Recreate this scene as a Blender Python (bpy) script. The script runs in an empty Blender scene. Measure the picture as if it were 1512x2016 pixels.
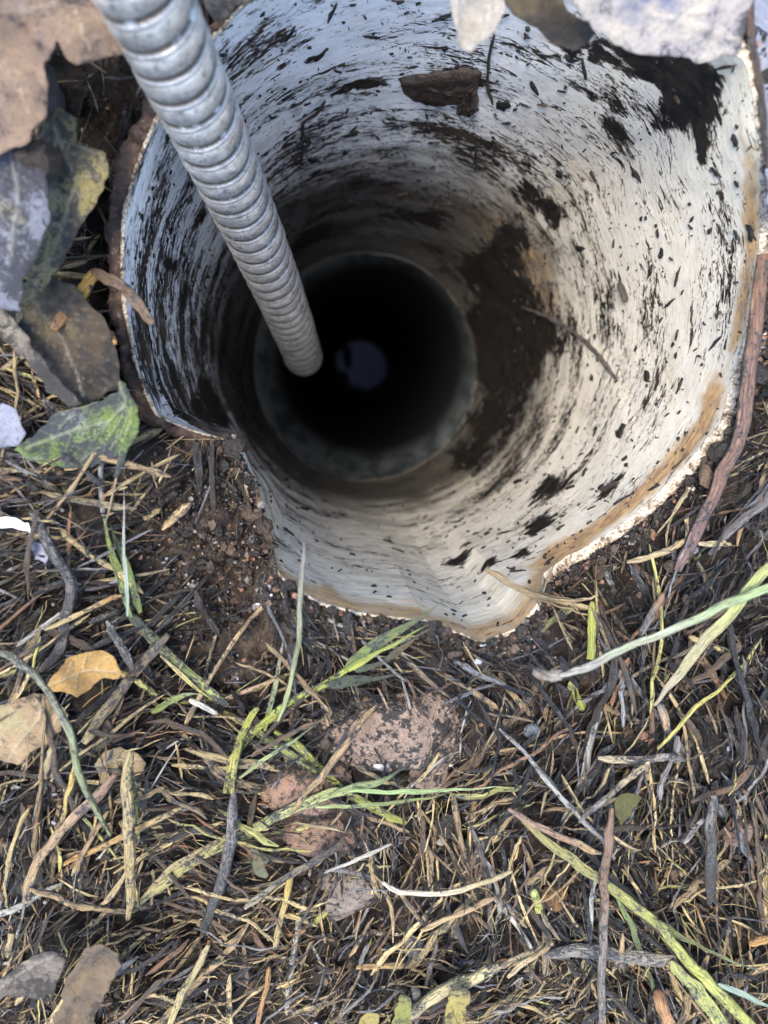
import bpy, math, random
import numpy as np
from mathutils import Matrix, Vector
from mathutils.geometry import delaunay_2d_cdt

# ------------------------------------------------------------------ camera, light, exposure
sc = bpy.context.scene
COL = sc.collection
F = 1400.0; H = 0.168                       # focal length in photo pixels, camera height above the ground (m)
_d = np.array([(706 - 756) / F, -(719 - 1008) / F, -1.0])
_z = -_d / np.linalg.norm(_d)
_y = np.array([0, 1.0, 0]); _y -= (_y @ _z) * _z; _y /= np.linalg.norm(_y)
_x = np.cross(_y, _z)
ROT = np.array([_x, _y, _z])                # camera coordinates -> world
cam = bpy.data.cameras.new("camera"); cam_o = bpy.data.objects.new("camera", cam); COL.objects.link(cam_o)
cam.sensor_fit = 'VERTICAL'; cam.sensor_height = 36.0; cam.lens = F / 2016 * 36
cam.clip_start = 0.002; cam.clip_end = 200
m4 = Matrix(ROT.tolist()).to_4x4(); m4.translation = Vector((0, 0, H))
cam_o.matrix_world = m4
cam.dof.use_dof = True; cam.dof.focus_distance = 0.185; cam.dof.aperture_fstop = 10.5
sc.camera = cam_o

SUN_EL, SUN_AZ = 75.0, 300.0                # azimuth clockwise from +Y, where the sun stands
w = bpy.data.worlds.new("World"); sc.world = w; w.use_nodes = True
nt = w.node_tree; nt.nodes.clear()
sky = nt.nodes.new("ShaderNodeTexSky"); sky.sky_type = 'NISHITA'; sky.sun_disc = False
sky.sun_elevation = math.radians(SUN_EL); sky.sun_rotation = math.radians(SUN_AZ)
sky.dust_density = 2.0
bg = nt.nodes.new("ShaderNodeBackground"); bg.inputs['Strength'].default_value = 0.15
wo = nt.nodes.new("ShaderNodeOutputWorld")
nt.links.new(sky.outputs[0], bg.inputs[0]); nt.links.new(bg.outputs[0], wo.inputs[0])
sun = bpy.data.lights.new("sun", 'SUN'); sun.energy = 2.2; sun.angle = math.radians(24); sun.color = (1, .93, .82)
sun_o = bpy.data.objects.new("sun", sun); COL.objects.link(sun_o)
a, e = math.radians(SUN_AZ), math.radians(SUN_EL)
sd = Vector((math.sin(a) * math.cos(e), math.cos(a) * math.cos(e), math.sin(e)))
sun_o.rotation_euler = sd.to_track_quat('Z', 'Y').to_euler(); sun_o.location = (0, 0, 1)
sc.view_settings.view_transform = 'Standard'; sc.view_settings.look = 'None'
sc.view_settings.gamma = 1; sc.view_settings.exposure = 1.75
sc.cycles.max_bounces = 8

# ------------------------------------------------------------------ numpy helpers
rng = np.random.default_rng(7)
_tabs = [np.random.default_rng(100 + i).random((256, 256)) for i in range(8)]
def vn(x, y, seed=0):
    t = _tabs[seed % 8]; x = np.asarray(x, float) + 13.7 * seed; y = np.asarray(y, float) + 7.3 * seed
    xi = np.floor(x).astype(int); yi = np.floor(y).astype(int); fx = x - xi; fy = y - yi
    fx = fx * fx * (3 - 2 * fx); fy = fy * fy * (3 - 2 * fy)
    g = lambda i, j: t[(xi + i) & 255, (yi + j) & 255]
    return (g(0, 0) * (1 - fx) + g(1, 0) * fx) * (1 - fy) + (g(0, 1) * (1 - fx) + g(1, 1) * fx) * fy
def fbm(x, y, seed=0, oct=4, gain=.5):
    s = 0; a = 1; n = 0
    for o in range(oct):
        s = s + a * vn(x * 2 ** o, y * 2 ** o, seed + o); n += a; a *= gain
    return s / n
def sstep(a, b, x):
    t = np.clip((x - a) / (b - a), 0, 1); return t * t * (3 - 2 * t)

def ray(px, py):
    return ROT @ np.array([(px - 756) / F, -(py - 1008) / F, -1.0])
def un(px, py, z=0.0):                       # photo pixel -> point on the plane at height z
    r = ray(px, py); t = (H - z) / -r[2]; return np.array([r[0] * t, r[1] * t, z])

# pipe axis: the mouth and the ledge further down
CM = np.array([0.0187, 0.0138]); RM = 0.0727
CL = np.array([0.0033, -0.0024]); RL = 0.0572; ZL = -0.202
def pc(z):                                   # centre and radius of the upper pipe at height z
    t = np.clip(-np.asarray(z, float) / -ZL, -0.3, 1.0)
    tt = np.clip(t, 0, 1)
    r = RM + (RL - RM) * (tt ** 1.3)
    return CM[0] + (CL[0] - CM[0]) * t, CM[1] + (CL[1] - CM[1]) * t, r
def on_wall(px, py):                         # where the ray through a pixel meets the pipe wall
    r = ray(px, py); lo, hi = 0.09, 0.40
    for _ in range(50):
        d = (lo + hi) / 2; t = d / -r[2]; cx, cy, R = pc(H - d)
        if math.hypot(r[0] * t - cx, r[1] * t - cy) < R: lo = d
        else: hi = d
    return np.array([r[0] * t, r[1] * t, H - d])

RIM_PX = [(1468, 130), (1490, 250), (1497, 400), (1488, 520), (1470, 640), (1440, 740), (1418, 830), (1370, 890), (1310, 955),
          (1200, 1045), (1120, 1092), (1075, 1125), (1050, 1190), (1015, 1235), (940, 1262), (900, 1245), (830, 1218), (760, 1212), (700, 1203),
          (620, 1180), (550, 1130), (535, 1085), (520, 1030), (500, 970), (468, 900), (450, 862),
          (372, 840), (345, 828), (312, 812), (285, 760), (268, 700), (255, 640), (246, 560), (246, 470), (254, 400), (272, 330),
          (300, 262), (360, 150), (440, 60)]
_rt, _rz, _rd = [], [], []                     # rim: angle, height, bulge of the wall in or out
for p in RIM_PX:
    q = on_wall(*p); zt = float(np.clip(q[2], -.012, .009)); q = un(*p, zt) - np.array([CM[0], CM[1], 0])
    cx, cy, r0 = pc(zt)
    _rt.append(math.atan2(q[1], q[0]) % (2 * math.pi)); _rz.append(zt); _rd.append(math.hypot(q[0] + CM[0] - cx, q[1] + CM[1] - cy) - r0)
for tt, zz in ((62, .009), (80, .006), (100, .005), (118, .003)):
    _rt.append(math.radians(tt)); _rz.append(zz); _rd.append(0)
_rt = np.array(_rt); _o = np.argsort(_rt); _rt = _rt[_o]; _rz = np.array(_rz)[_o]; _rd = np.array(_rd)[_o]
print("rim", [(round(math.degrees(a)), round(float(z) * 1000, 1), round(float(d) * 1000, 1)) for a, z, d in zip(_rt, _rz, _rd)])
def bulge(th, z=0.0):
    return np.interp(np.asarray(th) % (2 * math.pi), _rt, _rd, period=2 * math.pi) * sstep(-.13, -.012, np.asarray(z, float))
def rimz(th, rough=True):
    th = np.asarray(th) % (2 * math.pi)
    z = np.interp(th, _rt, _rz, period=2 * math.pi)
    if rough: z = z + (vn(th * 60, 0 * th, 1) - .5) * .0009 + (vn(th * 260, 0 * th, 2) - .5) * .0006
    return z

def thk(th):                                 # wall thickness of the pipe at the rim: thin on the left and at the bottom
    d = np.degrees(np.asarray(th)); d = (d + 180) % 360 - 180
    return .0008 + .0023 * sstep(-82, -66, d) * (1 - sstep(60, 90, d)) + .0004 * vn(np.asarray(th) * 20 + 40, 0 * d, 3)

# ground height -------------------------------------------------------------
ROUT = RM + .0042
def blob(x, y, px, py, r):
    c = un(px, py); return np.exp(-((x - c[0]) ** 2 + (y - c[1]) ** 2) / (r * .00012) ** 2)
def gh(x, y):
    x = np.asarray(x, float); y = np.asarray(y, float)
    dx, dy = x - CM[0], y - CM[1]; r = np.hypot(dx, dy); th = np.arctan2(dy, dx)
    base = (fbm(x * 28, y * 28, 3, 3) - .5) * .020 + (fbm(x * 110, y * 110, 1, 4, .6) - .5) * .014
    base = base + (fbm(x * 700, y * 700, 5, 2) - .5) * .0022
    base = base - .022 * blob(x, y, 170, 200, 95) - .026 * blob(x, y, 215, 430, 75) - .018 * blob(x, y, 230, 640, 70)
    base = base + .010 * blob(x, y, -60, 120, 160) + .006 * blob(x, y, 1330, -40, 200)
    base = base - .012 * blob(x, y, 400, 900, 90) - .006 * blob(x, y, 430, 1080, 110) + .003 * blob(x, y, 300, 1250, 200)
    k = 1 - sstep(0, .016, r - RM - bulge(th) - thk(th))
    rz = np.interp(th % (2 * math.pi), _rt, _rz, period=2 * math.pi)
    left = sstep(2.0, 2.3, th) + sstep(-2.6, -2.75, th)            # on the left the wall stands free of the soil
    bot = sstep(-2.35, -2.1, th) * (1 - sstep(-1.35, -1.2, th))
    tgt = rz + bot * (fbm(x * 260, y * 260, 7, 3) - .46) * .006 - .0002 - .016 * np.clip(left, 0, 1) - .0012 * sstep(-1.2, -.9, th) * (1 - sstep(1, 1.3, th))
    return base * (1 - k) + (tgt + (fbm(x * 500, y * 500, 2, 3) - .5) * .0016) * k
def gpt(px, py, lift=0.0):                   # photo pixel -> point lift above the ground
    z = 0.0
    for _ in range(6):
        p = un(px, py, z); z = .5 * z + .5 * (float(gh(p[0], p[1])) + lift)
    return un(px, py, z)

# ------------------------------------------------------------------ mesh and object helpers
def mesh_np(name, V, Q, cols=None, uvs=None, smooth=True, attrs=None):
    """V (n,3); Q (m,4) or (m,3) faces; cols (n,3) per vertex; uvs (n,2) per vertex"""
    V = np.asarray(V, np.float32); Q = np.asarray(Q, np.int32); k = Q.shape[1]
    me = bpy.data.meshes.new(name)
    me.vertices.add(len(V)); me.vertices.foreach_set('co', V.ravel())
    me.loops.add(Q.size); me.loops.foreach_set('vertex_index', Q.ravel())
    me.polygons.add(len(Q)); me.polygons.foreach_set('loop_start', np.arange(0, Q.size, k, dtype=np.int32))
    me.update(calc_edges=True)
    me.polygons.foreach_set('use_smooth', np.full(len(Q), smooth))
    if cols is not None:
        ca = me.color_attributes.new('col', 'FLOAT_COLOR', 'POINT')
        ca.data.foreach_set('color', np.c_[cols, np.ones(len(V))].astype(np.float32).ravel())
    if uvs is not None:
        u = me.uv_layers.new(name='uv'); u.data.foreach_set('uv', np.asarray(uvs, np.float32)[Q.ravel()].ravel())
    for n, v in (attrs or {}).items():
        at = me.attributes.new(n, 'FLOAT', 'POINT'); at.data.foreach_set('value', np.asarray(v, np.float32))
    me.validate(); return me
def obj(name, me, mat, parent=None, loc=None):
    o = bpy.data.objects.new(name, me); COL.objects.link(o)
    if mat and not me.materials: me.materials.append(mat)
    if parent: o.parent = parent
    if loc is not None: o.location = loc
    return o
def tag(o, label=None, cat=None, group=None, kind=None):
    for k, v in (('label', label), ('category', cat), ('group', group), ('kind', kind)):
        if v: o[k] = v
    return o
def empty(name, loc):
    o = bpy.data.objects.new(name, None); COL.objects.link(o); o.location = loc; o.empty_display_size = .01; return o

class NT:
    def __init__(s, name):
        s.m = bpy.data.materials.new(name); s.m.use_nodes = True; s.t = s.m.node_tree; s.t.nodes.clear()
        s.out = s.n('ShaderNodeOutputMaterial'); s.b = s.n('ShaderNodeBsdfPrincipled'); s.l(s.b.outputs[0], s.out.inputs[0])
    def n(s, k, **kw):
        x = s.t.nodes.new(k)
        for a_, v in kw.items(): setattr(x, a_, v)
        return x
    def l(s, a_, b_): s.t.links.new(a_, b_)
    def put(s, sock, v):
        if v is None: return
        if isinstance(v, bpy.types.NodeSocket): s.l(v, sock)
        elif isinstance(v, (tuple, list)) and len(v) == 3 and sock.type == 'RGBA': sock.default_value = (*v, 1)
        else: sock.default_value = v
    def noise(s, vec, scale, detail=4, rough=.6, dist=0.0, off=None):
        x = s.n('ShaderNodeTexNoise'); s.put(x.inputs['Vector'], vec)
        x.inputs['Scale'].default_value = scale; x.inputs['Detail'].default_value = detail
        x.inputs['Roughness'].default_value = rough; x.inputs['Distortion'].default_value = dist
        return x.outputs['Fac']
    def mp(s, vec, scale=(1, 1, 1), loc=(0, 0, 0)):
        x = s.n('ShaderNodeMapping'); s.put(x.inputs['Vector'], vec)
        x.inputs['Scale'].default_value = scale; x.inputs['Location'].default_value = loc; return x.outputs[0]
    def math(s, op, a_, b_=None, c_=None, clamp=False):
        x = s.n('ShaderNodeMath', operation=op, use_clamp=clamp); s.put(x.inputs[0], a_); s.put(x.inputs[1], b_); s.put(x.inputs[2], c_); return x.outputs[0]
    def ss(s, v, a_, b_):                    # smooth threshold
        x = s.n('ShaderNodeMapRange', interpolation_type='SMOOTHSTEP'); s.put(x.inputs[0], v); s.put(x.inputs[1], a_); s.put(x.inputs[2], b_); return x.outputs[0]
    def mix(s, f_, a_, b_, mode='MIX'):
        x = s.n('ShaderNodeMix', data_type='RGBA', blend_type=mode); s.put(x.inputs[0], f_); s.put(x.inputs[6], a_); s.put(x.inputs[7], b_); return x.outputs[2]
    def attr(s, name, out='Fac'):
        return s.n('ShaderNodeAttribute', attribute_name=name).outputs[out]
    def bump(s, h, dist, strength=1.0, nrm=None):
        x = s.n('ShaderNodeBump'); s.put(x.inputs['Height'], h); x.inputs['Distance'].default_value = dist; x.inputs['Strength'].default_value = strength
        if nrm is not None: s.put(x.inputs['Normal'], nrm)
        return x.outputs[0]
    def fin(s, col, rough=.6, bump=None, metal=0, spec=.5, **kw):
        s.put(s.b.inputs['Base Color'], col); s.put(s.b.inputs['Roughness'], rough); s.put(s.b.inputs['Metallic'], metal)
        s.put(s.b.inputs['Specular IOR Level'], spec)
        if bump is not None: s.put(s.b.inputs['Normal'], bump)
        for k, v in kw.items(): s.put(s.b.inputs[k], v)
        return s.m

# ------------------------------------------------------------------ materials
def mat_ground():
    s = NT('wet_soil'); P = s.n('ShaderNodeTexCoord').outputs['Object']; clay = s.attr('clay')
    n1 = s.noise(P, 160, 6, .65); n2 = s.noise(P, 1300, 6, .75); n3 = s.noise(P, 45, 4, .6)
    c = s.mix(s.ss(n1, .35, .7), (.007, .006, .0055), (.042, .028, .020))
    c = s.mix(s.ss(n2, .57, .66), c, (.15, .11, .08)); c = s.mix(s.ss(n2, .46, .36), c, (.006, .005, .005))
    c2 = s.mix(s.ss(n1, .35, .65), (.035, .026, .02), (.14, .10, .072))
    c = s.mix(s.math('MULTIPLY', clay, s.ss(n3, .35, .5)), c, c2)
    wet = s.ss(n3, .45, .6)
    h = s.math('ADD', s.math('MULTIPLY', n1, 1.0), s.math('MULTIPLY', n2, .7))
    return s.fin(c, s.math('MULTIPLY_ADD', wet, -.35, .6), s.bump(h, .003))
def mat_fibre(name='plant_fibre', mould=.5, rough=.5, bump=.0004):
    """stems, blades, straw: colour from the mesh, streaks along it, black mould spots on it"""
    s = NT(name); UV = s.n('ShaderNodeUVMap', uv_map='uv').outputs[0]; P = s.n('ShaderNodeTexCoord').outputs['Object']
    col = s.attr('col', 'Color')
    st = s.noise(s.mp(UV, (4200, 160, 1)), 1, 5, .65)
    c = s.mix(s.math('MULTIPLY', s.ss(st, .44, .62), .85), col, s.mix(1, col, (.25, .22, .20), 'MULTIPLY'))
    c = s.mix(s.math('MULTIPLY', s.ss(st, .47, .36), .7), c, s.mix(1, col, (1.55, 1.55, 1.5), 'MULTIPLY'))
    sp = s.noise(s.mp(UV, (1400, 700, 1)), 1, 7, .8, .6)
    sp2 = s.noise(P, 210, 4, .65)
    k = s.math('ADD', sp, s.math('MULTIPLY', sp2, .6))
    c = s.mix(s.ss(k, .96 - mould * .26, 1.0 - mould * .26), c, s.mix(s.ss(s.noise(P, 2600, 3, .7), .5, .62), (.014, .013, .013), (.13, .13, .14)))
    return s.fin(c, s.math('MULTIPLY_ADD', sp2, .8, rough - .54), s.bump(s.math('ADD', st, s.math('MULTIPLY', sp, .8)), bump * 2.0), spec=.7)
def mat_leaf(name, c1, c2, dark, darkness=.45, bl=None, rough=.6, scale=1.0, trans=0.0):
    s = NT(name); P = s.n('ShaderNodeTexCoord').outputs['Object']; vein = s.attr('vein')
    n1 = s.noise(P, 90 * scale, 5, .6, .5); n2 = s.noise(P, 520 * scale, 9, .82, 1.2); n3 = s.noise(P, 1700, 5, .7)
    c = s.mix(s.ss(n1, .36, .62), c1, c2)
    if bl: c = s.mix(s.ss(s.noise(s.mp(P, (1, 1, 1), (3, 1, 2)), 60, 3, .6), .52, .66), c, bl)
    c = s.mix(s.math('MULTIPLY', s.ss(n3, .46, .66), .5), c, s.mix(.65, c, dark))
    k = s.math('ADD', s.math('MULTIPLY', n1, .5), s.math('MULTIPLY', n2, .6))
    c = s.mix(s.math('MULTIPLY', s.ss(k, .70 - darkness * .24, .735 - darkness * .24), .9), c, dark)
    c = s.mix(s.math('MULTIPLY', s.ss(n2, .50, .30), .35), c, s.mix(1, c, (1.3, 1.3, 1.3), 'MULTIPLY'))
    lite = s.mix(.45, c1, (.6, .56, .46))
    c = s.mix(s.math('MULTIPLY', vein, .55), c, lite)
    h = s.math('ADD', s.math('MULTIPLY', n2, .8), s.math('ADD', s.math('MULTIPLY', n3, .35), s.math('MULTIPLY', vein, .5)))
    return s.fin(c, rough, s.bump(h, .0012))
def mat_pipe():
    s = NT('stained_pipe_wall'); P = s.attr('puv', 'Vector'); O = s.n('ShaderNodeTexCoord').outputs['Object']
    dark, rust, fl, cream, edge = s.attr('dark'), s.attr('rust'), s.attr('fleck'), s.attr('cream'), s.attr('edge')
    A1 = s.mp(P, (1, 1, 3.2)); A2 = s.mp(P, (1, 1, 2.4), (5, 3, 1))
    big = s.noise(A1, 26, 4, .6, .3)
    base = s.mix(cream, (.78, .82, .85), (.64, .595, .50))  # warm sunlight and bluish skylight painted into the base colour
    tone = s.noise(A1, 60, 5, .65)
    base = s.mix(s.math('MULTIPLY', s.ss(tone, .46, .72), .4), base, s.mix(cream, (.42, .47, .5), (.46, .41, .31)))
    base = s.mix(s.math('MULTIPLY', s.ss(s.noise(A2, 350, 5, .7), .5, .75), .45), base, (.30, .29, .26))
    yg = s.ss(s.noise(s.mp(P, (1, 1, 2), (9, 2, 4)), 32, 3, .6), .55, .7)
    base = s.mix(s.math('MULTIPLY', yg, .28), base, (.42, .38, .22))
    shade_film = s.math('ADD', s.attr('shade_film'), s.math('MULTIPLY_ADD', s.noise(A1, 38, 6, .7, .5), 1.4, -.7))
    base = s.mix(s.math('MULTIPLY', s.ss(shade_film, .2, 1.15), .93), base, s.mix(cream, (.030, .034, .038), (.038, .034, .030)))  # painted depth shade, broken up by noise
    # rust
    rn = s.noise(A2, 240, 5, .7)
    rn2 = s.noise(s.mp(P, (1, 1, 1.3), (8, 8, 1)), 90, 5, .7, .5)
    rr = s.math('ADD', rust, s.math('ADD', s.math('MULTIPLY_ADD', rn, 1.3, -.58), s.math('MULTIPLY_ADD', rn2, 1.2, -.56)))
    base = s.mix(s.math('MULTIPLY', s.ss(rr, .15, .95), .85), base, s.mix(s.ss(rn, .35, .65), (.20, .085, .025), (.50, .30, .11)))
    sc_ = s.noise(s.mp(P, (1, 1, 9), (2, 2, 2)), 130, 6, .75, .4)
    base = s.mix(s.math('MULTIPLY', s.ss(sc_, .48, .66), s.math('MULTIPLY_ADD', fl, .22, s.math('MULTIPLY_ADD', s.attr('rib'), .75, .18))), base, (.15, .14, .12))
    # flecks: three sizes of thin smears running round the pipe
    f1 = s.noise(s.mp(P, (1, 1, 4.0), (1, 7, 2)), 170, 7, .68, .9)
    f2 = s.noise(s.mp(P, (1, 1, 3.0), (4, 2, 8)), 480, 6, .68, .9)
    f3 = s.noise(s.mp(P, (1, 1, 1.4), (2, 9, 3)), 330, 4, .6, 1.0)
    q = s.math('MULTIPLY_ADD', fl, .13, s.math('MULTIPLY_ADD', big, .62, -.30))
    m1 = s.ss(s.math('ADD', f1, q), .655, .685)
    m2 = s.ss(s.math('ADD', f2, q), .67, .70)
    m3 = s.ss(s.math('ADD', f3, s.math('MULTIPLY', q, .35)), .69, .705)
    mk = s.math('MAXIMUM', s.math('MAXIMUM', m1, m2), m3)
    # large smears of black sludge with ragged borders; painted shade at depth and in the gap
    dn = s.noise(s.mp(P, (1, 1, 2.2), (6, 6, 6)), 170, 7, .72, .8)
    dn = s.math('MULTIPLY_ADD', s.noise(s.mp(P, (1, 1, 1.6), (3, 1, 6)), 45, 5, .7, .6), .5, s.math('MULTIPLY', dn, .5))
    dm = s.ss(s.math('ADD', dark, s.math('MULTIPLY_ADD', dn, 4.6, -2.35)), .42, .62)
    col = s.mix(mk, base, s.mix(s.ss(tone, .4, .6), (.012, .011, .011), (.05, .036, .026)))
    col = s.mix(dm, col, s.mix(s.ss(s.noise(s.mp(P, (1, 1, 1.5), (3, 9, 9)), 210, 7, .75, .6), .45, .58), (.020, .016, .013), (.007, .007, .008)))
    # sawn edge of the rim
    en = s.noise(O, 1400, 3, .6)
    col = s.mix(edge, col, s.mix(s.ss(s.noise(O, 260, 5, .7, .5), .46, .62), s.mix(s.ss(en, .35, .6), (.24, .18, .11), (.50, .46, .39)), s.mix(s.ss(en, .4, .6), (.03, .022, .018), (.20, .13, .08))))
    h = s.math('ADD', s.math('MULTIPLY', s.math('MAXIMUM', mk, dm), .8), s.math('ADD', s.math('MULTIPLY', sc_, .08), s.math('MULTIPLY', s.math('MULTIPLY', en, edge), 1.2)))
    ro = s.math('MULTIPLY_ADD', s.noise(A1, 90, 3), .35, .22)
    return s.fin(col, ro, s.bump(h, .0004))
def mat_metal():
    s = NT('galvanised_steel'); P = s.n('ShaderNodeTexCoord').outputs['Object']; gr = s.attr('groove')
    n1 = s.noise(P, 260, 5, .65); n2 = s.noise(P, 1300, 4, .7); n3 = s.noise(P, 75, 3, .55)
    c = s.mix(s.ss(n1, .35, .65), (.52, .53, .535), (.80, .805, .81))
    c = s.mix(s.math('MULTIPLY', s.ss(n2, .55, .75), .5), c, (.22, .21, .20))
    c = s.mix(s.math('MULTIPLY', s.ss(gr, .15, .8), s.ss(n1, .3, .46)), c, (.085, .07, .05))
    c = s.mix(s.math('MULTIPLY', s.ss(s.noise(P, 480, 6, .75), .54, .62), .55), c, (.10, .095, .09))
    rust = s.math('MULTIPLY', s.ss(n3, .665, .68), s.ss(n1, .50, .60))
    c = s.mix(rust, c, (.32, .14, .045))
    h = s.math('ADD', n1, s.math('MULTIPLY', n2, .5))
    met = s.math('SUBTRACT', .7, s.math('MULTIPLY', rust, .7))
    return s.fin(c, s.math('MULTIPLY_ADD', n1, .4, .12), s.bump(h, .0003), metal=met)
def mat_simple(name, c1, c2, scale=200, rough=.7, c3=None, bump=.0008, stretch=(1, 1, 1), thr=.6):
    s = NT(name); P = s.mp(s.n('ShaderNodeTexCoord').outputs['Object'], stretch)
    n1 = s.noise(P, scale, 6, .65, .4); n2 = s.noise(P, scale * 5, 4, .7)
    c = s.mix(s.ss(n1, .36, .62), c1, c2)
    if c3: c = s.mix(s.ss(s.math('ADD', s.math('MULTIPLY', n1, .5), s.math('MULTIPLY', n2, .5)), thr, thr + .05), c, c3)
    return s.fin(c, rough, s.bump(s.math('ADD', n1, s.math('MULTIPLY', n2, .4)), bump))
def mat_crumb():
    s = NT('crumb'); col = s.attr('col', 'Color'); P = s.n('ShaderNodeTexCoord').outputs['Object']
    n = s.noise(P, 1200, 4, .7); return s.fin(s.mix(s.ss(n, .4, .7), col, s.mix(1, col, (.4, .4, .4), 'MULTIPLY')), .26, s.bump(n, .0009))
M_G, M_F, M_P, M_M, M_C = mat_ground(), mat_fibre(), mat_pipe(), mat_metal(), mat_crumb()
M_FC = mat_fibre('clean_plant_fibre', .12, .45)
M_FM = mat_fibre('mouldy_plant_fibre', .70, .5)

# ------------------------------------------------------------------ ground sheet
NA = 1100
def ground():
    th = np.linspace(0, 2 * math.pi, NA, endpoint=False)
    rr = [RM - .0004]; st = .0004
    while rr[-1] < .34: rr.append(rr[-1] + st); st = min(st * 1.01, .0011)
    while rr[-1] < 40: rr.append(rr[-1] * 1.25)
    rr = np.array(rr); R_, T_ = np.meshgrid(rr, th, indexing='ij')
    R_ = R_ + thk(T_) * (1 - sstep(-2.35 + 2 * math.pi, -2.1 + 2 * math.pi, T_) * (1 - sstep(-1.35 + 2 * math.pi, -1.2 + 2 * math.pi, T_))) + bulge(T_) * (R_ < 1); X = CM[0] + R_ * np.cos(T_); Y = CM[1] + R_ * np.sin(T_); Z = gh(X, Y)
    V = np.c_[X.ravel(), Y.ravel(), Z.ravel()]
    i, j = np.meshgrid(np.arange(len(rr) - 1), np.arange(NA), indexing='ij'); j2 = (j + 1) % NA
    Q = np.stack([i * NA + j, (i + 1) * NA + j, (i + 1) * NA + j2, i * NA + j2], -1).reshape(-1, 4)
    x, y = V[:, 0], V[:, 1]
    clay = np.clip(1.3 * blob(x, y, 420, 1100, 125) + blob(x, y, 470, 1260, 90) + blob(x, y, 560, 1240, 60) + .7 * blob(x, y, 380, 960, 70)
                   + .8 * blob(x, y, 600, 1600, 120) + .6 * blob(x, y, 1000, 1460, 90) + .35 * (fbm(x * 30, y * 30, 6, 3) > .58), 0, 1)
    tag(obj('ground', mesh_np('ground', V, Q, attrs={'clay': clay}), M_G), kind='structure')
ground()

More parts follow.
